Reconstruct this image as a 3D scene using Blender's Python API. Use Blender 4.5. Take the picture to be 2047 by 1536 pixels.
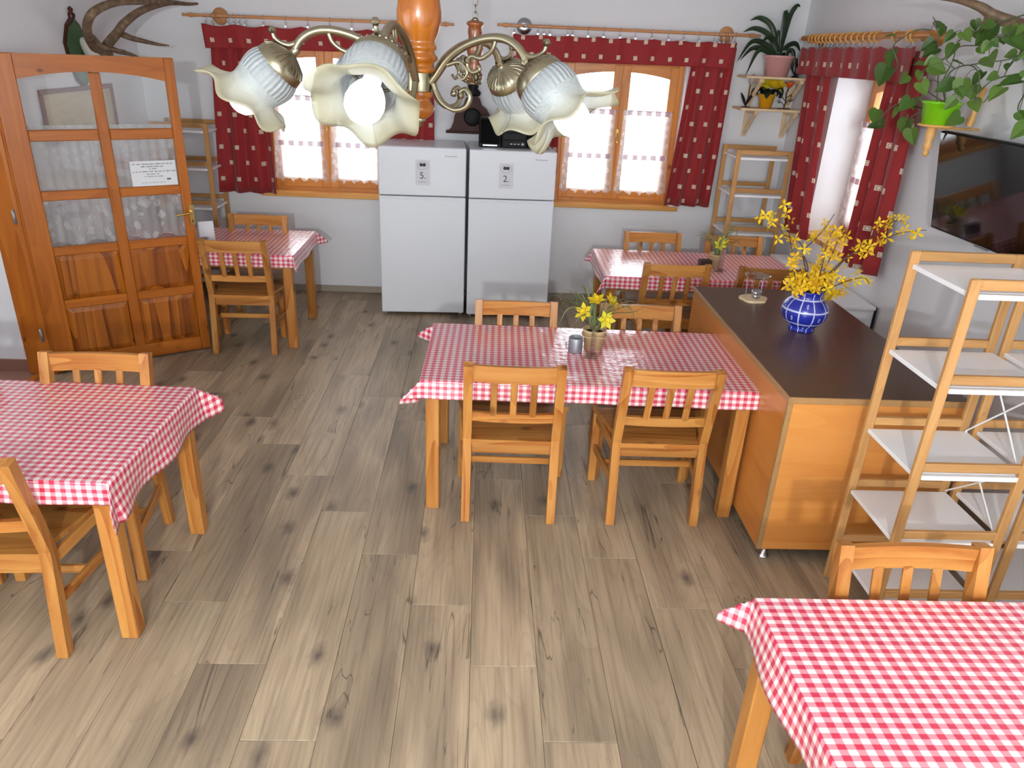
import bpy, bmesh, math, random
from mathutils import Vector, Matrix, Quaternion
random.seed(7)
R = random.random
PI = math.pi
sc = bpy.context.scene
for o in list(bpy.data.objects):
    bpy.data.objects.remove(o)
col = sc.collection

# ------------------------------------------------------------------ camera
FPX, PIT, YAW, ROLL, CAMH = 1477.53, 0.424, 0.051, 0.049, 2.196
_fw = Vector((math.sin(YAW) * math.cos(PIT), math.cos(YAW) * math.cos(PIT), -math.sin(PIT)))
_rt = Vector((math.cos(YAW), -math.sin(YAW), 0))
_up = _rt.cross(_fw)
RT = _rt * math.cos(ROLL) + _up * math.sin(ROLL)
UP = -_rt * math.sin(ROLL) + _up * math.cos(ROLL)
CAM = Vector((0, 0, CAMH))
cd = bpy.data.cameras.new('camera')
cam = bpy.data.objects.new('camera', cd)
col.objects.link(cam)
cd.sensor_fit = 'HORIZONTAL'
cd.sensor_width = 36
cd.lens = FPX / 2047 * 36
cd.clip_start = 0.05
m = Matrix((RT, UP, -_fw)).transposed().to_4x4()
m.translation = CAM
cam.matrix_world = m
sc.camera = cam


def ray(px, py):
    return (_fw + RT * ((px - 1023.5) / FPX) - UP * ((py - 768) / FPX))


def at_x(px, py, x):
    d = ray(px, py)
    return CAM + d * ((x - CAM.x) / d.x)


def at_y(px, py, y):
    d = ray(px, py)
    return CAM + d * ((y - CAM.y) / d.y)


def at_z(px, py, z):
    d = ray(px, py)
    return CAM + d * ((z - CAM.z) / d.z)


# ------------------------------------------------------------------ world, lights, exposure
w = bpy.data.worlds.new('world')
sc.world = w
w.use_nodes = True
bg = w.node_tree.nodes['Background']
bg.inputs[0].default_value = (0.84, 0.93, 1.0, 1)
bg.inputs[1].default_value = 6.2

sc.view_settings.view_transform = 'Standard'
sc.view_settings.look = 'None'
sc.view_settings.gamma = 1
sc.view_settings.use_curve_mapping = False
sc.view_settings.exposure = 0.17
sc.cycles.use_denoising = True
sc.cycles.max_bounces = 10
sc.cycles.diffuse_bounces = 5
sc.cycles.transparent_max_bounces = 24
sc.cycles.sample_clamp_indirect = 6

# the lit lamp of the room behind the viewer (its bulbs hang at the chandeliers' height)
fl = bpy.data.lights.new('room_lamp', 'POINT')
fl.shadow_soft_size = 0.05
fl.energy = 330
fl.color = (0.93, 0.985, 1.0)
flo = bpy.data.objects.new('room_lamp', fl)
col.objects.link(flo)
flo.location = (-.15, -1.9, 2.36)


def portal(name, loc, rot, sx, sy):
    l = bpy.data.lights.new(name, 'AREA')
    l.shape = 'RECTANGLE'
    l.size, l.size_y = sx, sy
    l.cycles.is_portal = True
    o = bpy.data.objects.new(name, l)
    col.objects.link(o)
    o.location = loc
    o.rotation_euler = rot


# ------------------------------------------------------------------ materials
def newmat(name):
    mt = bpy.data.materials.new(name)
    mt.use_nodes = True
    nt = mt.node_tree
    return mt, nt, nt.nodes['Principled BSDF'], nt.nodes['Material Output']


def srgb(r, g, b):
    f = lambda c: (c / 12.92 if c <= 0.04045 else ((c + 0.055) / 1.055) ** 2.4)
    return (f(r / 255), f(g / 255), f(b / 255), 1)


def plain(name, c, rough=0.5, metal=0, coat=0, **kw):
    mt, nt, p, _ = newmat(name)
    p.inputs['Base Color'].default_value = c
    p.inputs['Roughness'].default_value = rough
    p.inputs['Metallic'].default_value = metal
    p.inputs['Coat Weight'].default_value = coat
    for k, v in kw.items():
        p.inputs[k.replace('_', ' ')].default_value = v
    return mt


class N:
    """tiny node helper"""
    def __init__(s, nt):
        s.nt = nt

    def n(s, typ, **kw):
        nd = s.nt.nodes.new('ShaderNode' + typ)
        for k, v in kw.items():
            setattr(nd, k, v)
        return nd

    def l(s, a, b):
        s.nt.links.new(a, b)

    def math(s, op, a, b=None, c=None):
        nd = s.n('Math', operation=op)
        for i, v in enumerate((a, b, c)):
            if v is None:
                continue
            if isinstance(v, (int, float)):
                nd.inputs[i].default_value = v
            else:
                s.l(v, nd.inputs[i])
        return nd.outputs[0]

    def mix(s, fac, a, b, mode='MIX'):
        nd = s.n('Mix', data_type='RGBA', blend_type=mode)
        for i, v in ((0, fac), (6, a), (7, b)):
            if isinstance(v, (int, float)):
                nd.inputs[i].default_value = v
            elif isinstance(v, tuple):
                nd.inputs[i].default_value = v
            else:
                s.l(v, nd.inputs[i])
        return nd.outputs[2]

    def ramp(s, fac, stops):
        nd = s.n('ValToRGB')
        cr = nd.color_ramp
        while len(cr.elements) < len(stops):
            cr.elements.new(0.5)
        for e, (p, c) in zip(cr.elements, stops):
            e.position = p
            e.color = c
        s.l(fac, nd.inputs[0])
        return nd.outputs[0]


def coords(h, axis, sx, along, seed_scale=13.0):
    """object coordinates + a per-object offset, stretched along one axis"""
    tc = h.n('TexCoord')
    oi = h.n('ObjectInfo')
    vm = h.n('VectorMath', operation='ADD')
    cmb = h.n('CombineXYZ')
    r = h.math('MULTIPLY', oi.outputs['Random'], seed_scale)
    for i in range(3):
        h.l(h.math('MULTIPLY', r, (1.0, 1.7, 2.3)[i]), cmb.inputs[i])
    h.l(tc.outputs['Object'], vm.inputs[0])
    h.l(cmb.outputs[0], vm.inputs[1])
    mp = h.n('Mapping')
    s = [sx] * 3
    s['XYZ'.index(axis)] = along
    mp.inputs['Scale'].default_value = s
    h.l(vm.outputs[0], mp.inputs[0])
    return mp.outputs[0], oi.outputs['Random'], vm.outputs[0]


def wood(name, axis, light, dark, knot, sx=18, along=1.4, rough=0.38, coat=0.1, knots=0.5, var=0.12, fig=0.5):
    mt, nt, p, _ = newmat(name)
    h = N(nt)
    v, rnd, raw = coords(h, axis, sx, along)
    n1 = h.n('TexNoise')
    n1.inputs['Scale'].default_value = 1.0
    n1.inputs['Detail'].default_value = 5
    n1.inputs['Roughness'].default_value = 0.6
    n1.inputs['Distortion'].default_value = 0.6
    h.l(v, n1.inputs['Vector'])
    # growth rings: bands of a low noise
    n2 = h.n('TexNoise')
    n2.inputs['Scale'].default_value = 0.3
    n2.inputs['Detail'].default_value = 1
    h.l(v, n2.inputs['Vector'])
    rings = h.math('FRACT', h.math('MULTIPLY', n2.outputs[0], 9.0))
    rings = h.math('MULTIPLY', rings, fig)
    f = h.math('ADD', h.math('MULTIPLY', n1.outputs[0], 0.9), h.math('MULTIPLY', rings, 0.35))
    c = h.ramp(f, [(0.30, light), (0.62, tuple(a * .55 + b * .45 for a, b in zip(light, dark))), (0.85, dark)])
    # knots
    if knots > 0:
        mp = h.n('Mapping')
        s = [5.5] * 3
        s['XYZ'.index(axis)] = 3.4
        mp.inputs['Scale'].default_value = s
        h.l(raw, mp.inputs[0])
        vo = h.n('TexVoronoi')
        vo.inputs['Scale'].default_value = 1
        h.l(mp.outputs[0], vo.inputs['Vector'])
        k = h.math('SUBTRACT', 1.0, h.math('DIVIDE', vo.outputs['Distance'], 0.16 * knots + .03))
        k = h.math('MAXIMUM', h.math('MINIMUM', h.math('MULTIPLY', k, 1.8), 1.0), 0.0)
        c = h.mix(h.math('MULTIPLY', k, 0.85), c, knot)
    hsv = h.n('HueSaturation')
    h.l(c, hsv.inputs['Color'])
    h.l(h.math('ADD', h.math('MULTIPLY', rnd, var * 2), 1.0 - var), hsv.inputs['Value'])
    h.l(hsv.outputs[0], p.inputs['Base Color'])
    p.inputs['Roughness'].default_value = rough
    p.inputs['Coat Weight'].default_value = coat
    p.inputs['Coat Roughness'].default_value = 0.2
    p.inputs['Specular IOR Level'].default_value = 0.32
    bp = h.n('Bump')
    bp.inputs['Strength'].default_value = 0.06
    h.l(n1.outputs[0], bp.inputs['Height'])
    h.l(bp.outputs[0], p.inputs['Normal'])
    return mt


M = {}
for ax in 'XYZ':
    M['pine' + ax] = wood('pine_' + ax, ax, srgb(192, 136, 70), srgb(148, 82, 28), srgb(84, 36, 12), knots=.75, var=.16, fig=.8)
    M['door' + ax] = wood('door_pine_' + ax, ax, srgb(182, 104, 28), srgb(138, 66, 12), srgb(84, 34, 10), rough=.35, coat=.1, var=.06, knots=.35)
    M['bamboo' + ax] = wood('bamboo_' + ax, ax, srgb(198, 150, 94), srgb(160, 112, 62), srgb(116, 74, 36), sx=40, along=2.5, knots=.25, rough=.45, coat=.1)
    M['raw' + ax] = wood('raw_spruce_' + ax, ax, srgb(232, 208, 172), srgb(206, 172, 130), srgb(170, 120, 80), rough=.6, coat=0, knots=.2)
    M['frame' + ax] = wood('window_pine_' + ax, ax, srgb(214, 142, 68), srgb(170, 96, 34), srgb(110, 54, 20), rough=.35, coat=.3)
M['panelZ'] = wood('door_panel_pine', 'Z', srgb(184, 108, 30), srgb(106, 46, 8), srgb(80, 28, 8), sx=15, along=.8, rough=.35, coat=.1, fig=.9, knots=.45)
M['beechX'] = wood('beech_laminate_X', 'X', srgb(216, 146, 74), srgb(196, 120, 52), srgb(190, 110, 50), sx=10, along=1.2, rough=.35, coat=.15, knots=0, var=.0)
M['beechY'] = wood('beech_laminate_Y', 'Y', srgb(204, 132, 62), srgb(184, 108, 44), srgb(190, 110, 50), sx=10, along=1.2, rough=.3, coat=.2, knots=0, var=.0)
M['edging'] = wood('edge_band', 'Y', srgb(172, 132, 86), srgb(150, 112, 70), srgb(150, 112, 70), knots=0, var=0)
M['amber'] = wood('amber_turned_wood', 'Z', srgb(144, 80, 4), srgb(98, 44, 2), srgb(70, 30, 4), sx=30, along=6, rough=.25, coat=.35, knots=0, var=0)
M['brownwood'] = wood('dark_turned_wood', 'Z', srgb(140, 74, 26), srgb(96, 44, 14), srgb(60, 26, 8), sx=30, along=6, rough=.15, coat=.8, knots=0, var=0)
M['rodwood'] = wood('rod_wood', 'X', srgb(206, 148, 100), srgb(176, 116, 72), srgb(150, 90, 50), knots=0, rough=.4)
M['rodwood2'] = wood('rod_wood_thick', 'Y', srgb(204, 136, 62), srgb(168, 100, 40), srgb(150, 90, 50), knots=0, rough=.35)
M['ringwood'] = wood('ring_wood', 'Y', srgb(222, 170, 100), srgb(196, 140, 74), srgb(150, 90, 50), knots=0, rough=.35)
M['plaquewood'] = wood('red_brown_wood', 'Z', srgb(76, 30, 16), srgb(40, 14, 8), srgb(30, 10, 5), rough=.35, coat=.15, knots=0)
M['plaque'] = plain('dark_lacquered_wood', srgb(62, 26, 16), .4, Specular_IOR_Level=.15)
M['white'] = plain('white_enamel', srgb(226, 229, 234), .35, coat=.2)
M['whiteside'] = plain('white_shelf_board', srgb(244, 244, 245), .35)
M['paper'] = plain('paper', srgb(224, 225, 228), .6)
M['sticker'] = plain('sticker_paper', srgb(212, 212, 216), .5)
M['ink'] = plain('ink', srgb(70, 70, 74), .8)
M['inkgrey'] = plain('pale_ink', srgb(140, 142, 148), .8)
M['dark'] = plain('black_plastic', srgb(22, 20, 22), .4, Specular_IOR_Level=.12)
M['darkgap'] = plain('black_seal', srgb(30, 32, 40), .7)
M['grille'] = plain('speaker_cloth', srgb(14, 14, 15), .8, Specular_IOR_Level=.05)
M['silver'] = plain('silver', srgb(200, 200, 205), .25, 1)
M['brass'] = plain('antique_brass', srgb(138, 130, 108), .28, 1)
M['gold'] = plain('polished_brass', srgb(206, 178, 104), .25, 1)
M['iron'] = plain('black_iron', srgb(22, 18, 20), .5, Specular_IOR_Level=.2)
M['greymetal'] = plain('zinc', srgb(150, 152, 158), .4, .6)
M['wire'] = plain('white_wire', srgb(235, 235, 235), .35)
M['green'] = plain('lime_plastic', srgb(126, 204, 24), .25, coat=.4)
M['pink'] = plain('pink_ceramic', srgb(216, 160, 156), .35, coat=.3)
M['yellowpot'] = plain('yellow_ceramic', srgb(232, 168, 24), .3, coat=.4)
M['soil'] = plain('soil', srgb(50, 38, 30), .95)
M['jute'] = plain('jute', srgb(196, 168, 126), .9)
M['counter'] = None
M['screen'] = plain('screen_glass', srgb(8, 8, 10), .08, coat=.6)
M['twig'] = plain('twig', srgb(84, 58, 50), .8)
M['greencard'] = plain('green_painted_board', srgb(58, 92, 52), .6)
M['skull'] = plain('bone', srgb(214, 210, 200), .6)
M['terracotta'] = plain('terracotta_tile', srgb(142, 100, 84), .5)
M['orangeflower'] = plain('red_orange_enamel', srgb(210, 84, 30), .4)
M['greyflower'] = plain('grey_enamel', srgb(172, 168, 166), .4)


def leafmat(name, a, b, rough=.4):
    mt, nt, p, out = newmat(name)
    h = N(nt)
    oi = h.n('ObjectInfo')
    c = h.mix(oi.outputs['Random'], a, b)
    h.l(c, p.inputs['Base Color'])
    p.inputs['Roughness'].default_value = rough
    tr = h.n('BsdfTranslucent')
    h.l(c, tr.inputs[0])
    mx = h.n('MixShader')
    mx.inputs[0].default_value = .25
    h.l(p.outputs[0], mx.inputs[1])
    h.l(tr.outputs[0], mx.inputs[2])
    h.l(mx.outputs[0], out.inputs[0])
    return mt


M['leaf'] = leafmat('pothos_leaf', srgb(52, 88, 26), srgb(108, 140, 60))
M['vine'] = leafmat('vine', srgb(96, 112, 76), srgb(120, 126, 96))
M['strap'] = leafmat('strap_leaf', srgb(30, 48, 30), srgb(44, 66, 40), .3)
M['darkleaf'] = leafmat('dark_leaf', srgb(22, 40, 30), srgb(34, 54, 34), .3)
M['grassleaf'] = leafmat('grass_blade', srgb(112, 128, 84), srgb(150, 160, 112))
M['petal'] = leafmat('forsythia_petal', srgb(250, 216, 24), srgb(242, 190, 36), .6)
M['daff'] = leafmat('daffodil_petal', srgb(244, 206, 24), srgb(236, 226, 60), .6)


def wallmat(name, c):
    mt, nt, p, _ = newmat(name)
    h = N(nt)
    tc = h.n('TexCoord')
    n1 = h.n('TexNoise')
    n1.inputs['Scale'].default_value = 60
    n1.inputs['Detail'].default_value = 4
    h.l(tc.outputs['Object'], n1.inputs['Vector'])
    n2 = h.n('TexNoise')
    n2.inputs['Scale'].default_value = 1.2
    h.l(tc.outputs['Object'], n2.inputs['Vector'])
    h.l(h.mix(h.math('MULTIPLY', n2.outputs[0], .25), c, tuple(x * .9 for x in c[:3]) + (1,)), p.inputs['Base Color'])
    p.inputs['Roughness'].default_value = .85
    bp = h.n('Bump')
    bp.inputs['Strength'].default_value = .12
    bp.inputs['Distance'].default_value = .004
    h.l(n1.outputs[0], bp.inputs['Height'])
    h.l(bp.outputs[0], p.inputs['Normal'])
    return mt


M['wall'] = wallmat('white_plaster', srgb(228, 228, 230))


def floor_mat():
    mt, nt, p, _ = newmat('grey_oak_laminate')
    h = N(nt)
    v, rnd, raw = coords(h, 'Y', 1.0, 1.0, 40)
    def nz(sx, sy, scale, detail, dist=0.0, rough=.55):
        mp = h.n('Mapping')
        mp.inputs['Scale'].default_value = (sx, sy, sx)
        h.l(raw, mp.inputs[0])
        n = h.n('TexNoise')
        n.inputs['Scale'].default_value = scale
        n.inputs['Detail'].default_value = detail
        n.inputs['Distortion'].default_value = dist
        n.inputs['Roughness'].default_value = rough
        h.l(mp.outputs[0], n.inputs['Vector'])
        return n.outputs[0]
    broad = nz(5, .8, 1, 2, .4)
    fine = nz(70, 2.2, 1, 5)
    c = h.ramp(broad, [(0.28, srgb(136, 119, 99)), (0.46, srgb(163, 143, 118)), (0.6, srgb(182, 161, 133)), (0.78, srgb(150, 134, 112))])
    fr = h.ramp(fine, [(0.3, (.62, .62, .62, 1)), (0.5, (.95, .95, .95, 1)), (0.75, (1.08, 1.08, 1.08, 1))])
    c = h.mix(.8, c, fr, 'MULTIPLY')
    # cathedral figure
    fig = nz(7, 1.1, .6, 1, .2)
    rg = h.math('FRACT', h.math('MULTIPLY', fig, 22))
    rg = h.math('MULTIPLY', h.math('POWER', rg, 4.0), .16)
    c = h.mix(rg, c, srgb(96, 80, 64))
    # knots: dark soft blots
    mp = h.n('Mapping')
    mp.inputs['Scale'].default_value = (3.4, 1.9, 1)
    h.l(raw, mp.inputs[0])
    vo = h.n('TexVoronoi', voronoi_dimensions='2D')
    vo.inputs['Scale'].default_value = 1
    h.l(mp.outputs[0], vo.inputs['Vector'])
    wob = h.math('ADD', vo.outputs['Distance'], h.math('MULTIPLY', h.math('SUBTRACT', nz(22, 14, 1, 3), .5), .16))
    k = h.math('SUBTRACT', 1.0, h.math('DIVIDE', wob, .15))
    k = h.math('MAXIMUM', h.math('MINIMUM', k, 1.0), 0.0)
    sel = h.n('SeparateColor')
    h.l(vo.outputs['Color'], sel.inputs[0])
    k = h.math('MULTIPLY', k, h.math('GREATER_THAN', sel.outputs[0], .4))
    c = h.mix(h.math('MULTIPLY', k, .85), c, srgb(74, 66, 62))
    # long dark cracks
    cr = nz(6, .45, 1.2, 3, .6)
    cr = h.math('ABSOLUTE', h.math('SUBTRACT', cr, .41))
    cr = h.math('SUBTRACT', 1.0, h.math('DIVIDE', cr, .006))
    cr = h.math('MAXIMUM', cr, 0.0)
    cr = h.math('MULTIPLY', cr, h.math('GREATER_THAN', nz(3, 2.2, 1, 1), .47))
    c = h.mix(h.math('MULTIPLY', cr, .75), c, srgb(58, 50, 44))
    hsv = h.n('HueSaturation')
    h.l(c, hsv.inputs['Color'])
    h.l(h.math('ADD', h.math('MULTIPLY', rnd, .22), .86), hsv.inputs['Value'])
    h.l(hsv.outputs[0], p.inputs['Base Color'])
    p.inputs['Roughness'].default_value = .42
    p.inputs['Specular IOR Level'].default_value = .4
    bp = h.n('Bump')
    bp.inputs['Strength'].default_value = .05
    h.l(fine, bp.inputs['Height'])
    h.l(bp.outputs[0], p.inputs['Normal'])
    return mt


M['laminate'] = floor_mat()


def gingham_mat():
    mt, nt, p, _ = newmat('red_gingham_oilcloth')
    h = N(nt)
    uv = h.n('UVMap')
    sp = h.n('SeparateXYZ')
    h.l(uv.outputs[0], sp.inputs[0])
    per = 0.0505
    def st(o):
        f = h.math('FRACT', h.math('DIVIDE', o, per))
        tri = h.math('ABSOLUTE', h.math('SUBTRACT', f, .5))
        return h.math('MINIMUM', h.math('MAXIMUM', h.math('ADD', h.math('MULTIPLY', h.math('SUBTRACT', tri, .25), 14), .5), 0.0), 1.0)
    s = h.math('MULTIPLY', h.math('ADD', st(sp.outputs[0]), st(sp.outputs[1])), .5)
    c = h.ramp(s, [(0.0, srgb(240, 234, 232)), (0.5, srgb(229, 146, 156)), (1.0, srgb(204, 44, 76))])
    h.l(c, p.inputs['Base Color'])
    p.inputs['Roughness'].default_value = .3
    p.inputs['Coat Weight'].default_value = 1.0
    p.inputs['Coat Roughness'].default_value = .15
    n = h.n('TexNoise')
    n.inputs['Scale'].default_value = 26
    n.inputs['Detail'].default_value = 3
    tc = h.n('TexCoord')
    h.l(tc.outputs['Object'], n.inputs['Vector'])
    bp = h.n('Bump')
    bp.inputs['Strength'].default_value = .3
    bp.inputs['Distance'].default_value = .01
    h.l(n.outputs[0], bp.inputs['Height'])
    h.l(bp.outputs[0], p.inputs['Normal'])
    h.l(bp.outputs[0], p.inputs['Coat Normal'])
    return mt


M['gingham'] = gingham_mat()


def curtain_mat():
    mt, nt, p, out = newmat('wine_red_curtain')
    h = N(nt)
    uv = h.n('UVMap')
    sp = h.n('SeparateXYZ')
    h.l(uv.outputs[0], sp.inputs[0])
    pu, pv = 0.165, 0.135
    row = h.math('FLOOR', h.math('DIVIDE', sp.outputs[1], pv))
    off = h.math('MULTIPLY', h.math('FRACT', h.math('MULTIPLY', row, .5)), 1.0)
    fu = h.math('FRACT', h.math('ADD', h.math('DIVIDE', sp.outputs[0], pu), off))
    fv = h.math('FRACT', h.math('DIVIDE', sp.outputs[1], pv))
    du = h.math('MULTIPLY', h.math('ABSOLUTE', h.math('SUBTRACT', fu, .5)), pu)
    dv = h.math('MULTIPLY', h.math('ABSOLUTE', h.math('SUBTRACT', fv, .5)), pv)
    d = h.math('MAXIMUM', du, dv)
    n = h.n('TexNoise')
    n.inputs['Scale'].default_value = 260
    h.l(uv.outputs[0], n.inputs['Vector'])
    base = h.mix(n.outputs[0], srgb(134, 20, 24), srgb(166, 34, 34))
    sq = h.math('LESS_THAN', d, .0175)
    ring = h.math('MULTIPLY', h.math('LESS_THAN', d, .012), h.math('GREATER_THAN', d, .008))
    c = h.mix(sq, base, srgb(230, 218, 196))
    c = h.mix(ring, c, srgb(176, 140, 112))
    h.l(c, p.inputs['Base Color'])
    p.inputs['Roughness'].default_value = .75
    p.inputs['Sheen Weight'].default_value = .2
    tr = h.n('BsdfTranslucent')
    h.l(c, tr.inputs[0])
    mx = h.n('MixShader')
    mx.inputs[0].default_value = .12
    h.l(p.outputs[0], mx.inputs[1])
    h.l(tr.outputs[0], mx.inputs[2])
    h.l(mx.outputs[0], out.inputs[0])
    return mt


M['curtain'] = curtain_mat()


def lace_mat(name, base, flow, colr, scale=14):
    mt, nt, p, out = newmat(name)
    h = N(nt)
    uv = h.n('UVMap')
    vo = h.n('TexVoronoi')
    vo.inputs['Scale'].default_value = scale
    h.l(uv.outputs[0], vo.inputs['Vector'])
    n = h.n('TexNoise')
    n.inputs['Scale'].default_value = scale * 5
    h.l(uv.outputs[0], n.inputs['Vector'])
    f = h.math('LESS_THAN', h.math('ADD', vo.outputs['Distance'], h.math('MULTIPLY', n.outputs[0], .5)), .62)
    op = h.math('ADD', h.math('MULTIPLY', f, flow - base), base)
    p.inputs['Base Color'].default_value = colr
    p.inputs['Roughness'].default_value = .9
    tr = h.n('BsdfTranslucent')
    tr.inputs[0].default_value = colr
    mx = h.n('MixShader')
    mx.inputs[0].default_value = .5
    h.l(p.outputs[0], mx.inputs[1])
    h.l(tr.outputs[0], mx.inputs[2])
    tp = h.n('BsdfTransparent')
    m2 = h.n('MixShader')
    h.l(op, m2.inputs[0])
    h.l(tp.outputs[0], m2.inputs[1])
    h.l(mx.outputs[0], m2.inputs[2])
    h.l(m2.outputs[0], out.inputs[0])
    return mt


M['lace'] = lace_mat('white_lace', .5, .75, srgb(240, 240, 242))
def band_mat():
    mt, nt, p, out = newmat('lace_heading_band')
    h = N(nt)
    tc = h.n('TexCoord')
    sp = h.n('SeparateXYZ')
    h.l(tc.outputs['Object'], sp.inputs[0])
    f = h.math('GREATER_THAN', h.math('FRACT', h.math('DIVIDE', sp.outputs[0], .085)), .45)
    c = h.mix(f, srgb(240, 232, 234), srgb(206, 168, 176))
    h.l(c, p.inputs['Base Color'])
    p.inputs['Roughness'].default_value = .9
    tp = h.n('BsdfTransparent')
    mx = h.n('MixShader')
    h.l(h.math('ADD', h.math('MULTIPLY', f, .25), .45), mx.inputs[0])
    h.l(tp.outputs[0], mx.inputs[1])
    h.l(p.outputs[0], mx.inputs[2])
    h.l(mx.outputs[0], out.inputs[0])
    return mt


M['laceband'] = band_mat()
M['doorlace'] = lace_mat('door_lace', .5, .92, srgb(226, 224, 226), 11)
M['sheer'] = lace_mat('door_sheer', .66, .74, srgb(214, 212, 212), 20)


def glass_mat(name, rough=0.0, tint=(1, 1, 1, 1), ior=1.45, boost=1.0):
    mt, nt, p, out = newmat(name)
    h = N(nt)
    tp = h.n('BsdfTransparent')
    tp.inputs[0].default_value = tint
    gl = h.n('BsdfGlossy')
    gl.inputs['Roughness'].default_value = rough
    lw = h.n('LayerWeight')
    lw.inputs['Blend'].default_value = .5
    mx = h.n('MixShader')
    f = h.math('ADD', h.math('MULTIPLY', h.math('POWER', lw.outputs['Facing'], 3.0), .55 * boost), .035 * boost)
    h.l(h.math('MINIMUM', f, 1.0), mx.inputs[0])
    h.l(tp.outputs[0], mx.inputs[1])
    h.l(gl.outputs[0], mx.inputs[2])
    h.l(mx.outputs[0], out.inputs[0])
    return mt


M['pane'] = glass_mat('window_glass', 0.0)
M['doorpane'] = glass_mat('door_glass', 0.0, (.97, .98, .98, 1), 1.5, 1.3)
M['acrylic'] = glass_mat('clear_acrylic', 0.05, (.93, .95, .96, 1), 1.5, 2.0)


def shade_mat():
    mt, nt, p, out = newmat('frosted_ribbed_glass')
    h = N(nt)
    uv = h.n('UVMap')
    sp = h.n('SeparateXYZ')
    h.l(uv.outputs[0], sp.inputs[0])
    rim = h.ramp(sp.outputs[1], [(0.0, srgb(172, 178, 184)), (0.5, srgb(186, 190, 190)), (0.84, srgb(188, 187, 172)), (1.0, srgb(180, 175, 148))])
    h.l(rim, p.inputs['Base Color'])
    p.inputs['Roughness'].default_value = .3
    p.inputs['Coat Weight'].default_value = .4
    rib = h.math('SINE', h.math('MULTIPLY', sp.outputs[0], 2 * PI * 34))
    vo = h.n('TexVoronoi')
    vo.inputs['Scale'].default_value = 40
    h.l(uv.outputs[0], vo.inputs['Vector'])
    top = h.math('LESS_THAN', sp.outputs[1], .42)
    hgt = h.math('ADD', h.math('MULTIPLY', rib, top), h.math('MULTIPLY', vo.outputs['Distance'], .8))
    fade = h.math('LESS_THAN', sp.outputs[1], .78)
    bp = h.n('Bump')
    bp.inputs['Strength'].default_value = .45
    bp.inputs['Distance'].default_value = .004
    h.l(h.math('MULTIPLY', hgt, fade), bp.inputs['Height'])
    h.l(bp.outputs[0], p.inputs['Normal'])
    tr = h.n('BsdfTranslucent')
    h.l(rim, tr.inputs[0])
    mx = h.n('MixShader')
    mx.inputs[0].default_value = .45
    h.l(p.outputs[0], mx.inputs[1])
    h.l(tr.outputs[0], mx.inputs[2])
    tp = h.n('BsdfTransparent')
    m2 = h.n('MixShader')
    m2.inputs[0].default_value = .78
    h.l(tp.outputs[0], m2.inputs[1])
    h.l(mx.outputs[0], m2.inputs[2])
    h.l(m2.outputs[0], out.inputs[0])
    return mt


M['shade'] = shade_mat()
M['bulb'] = plain('lit_bulb', (1, 1, 1, 1), .3, Emission_Color=(1, .98, .95, 1), Emission_Strength=1.0)


def counter_mat():
    mt, nt, p, _ = newmat('dark_brown_worktop')
    h = N(nt)
    tc = h.n('TexCoord')
    n = h.n('TexNoise')
    n.inputs['Scale'].default_value = 220
    n.inputs['Detail'].default_value = 3
    h.l(tc.outputs['Object'], n.inputs['Vector'])
    h.l(h.ramp(n.outputs[0], [(.35, srgb(70, 46, 33)), (.65, srgb(98, 70, 52))]), p.inputs['Base Color'])
    p.inputs['Roughness'].default_value = .32
    bp = h.n('Bump')
    bp.inputs['Strength'].default_value = .05
    h.l(n.outputs[0], bp.inputs['Height'])
    h.l(bp.outputs[0], p.inputs['Normal'])
    return mt


M['counter'] = counter_mat()


def antler_mat():
    mt, nt, p, _ = newmat('antler')
    h = N(nt)
    tc = h.n('TexCoord')
    n = h.n('TexNoise')
    n.inputs['Scale'].default_value = 25
    n.inputs['Detail'].default_value = 5
    h.l(tc.outputs['Object'], n.inputs['Vector'])
    h.l(h.ramp(n.outputs[0], [(.3, srgb(84, 64, 46)), (.6, srgb(122, 98, 74)), (.8, srgb(156, 134, 104))]), p.inputs['Base Color'])
    p.inputs['Roughness'].default_value = .6
    bp = h.n('Bump')
    bp.inputs['Strength'].default_value = .3
    h.l(n.outputs[0], bp.inputs['Height'])
    h.l(bp.outputs[0], p.inputs['Normal'])
    return mt


M['antler'] = antler_mat()


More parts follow.
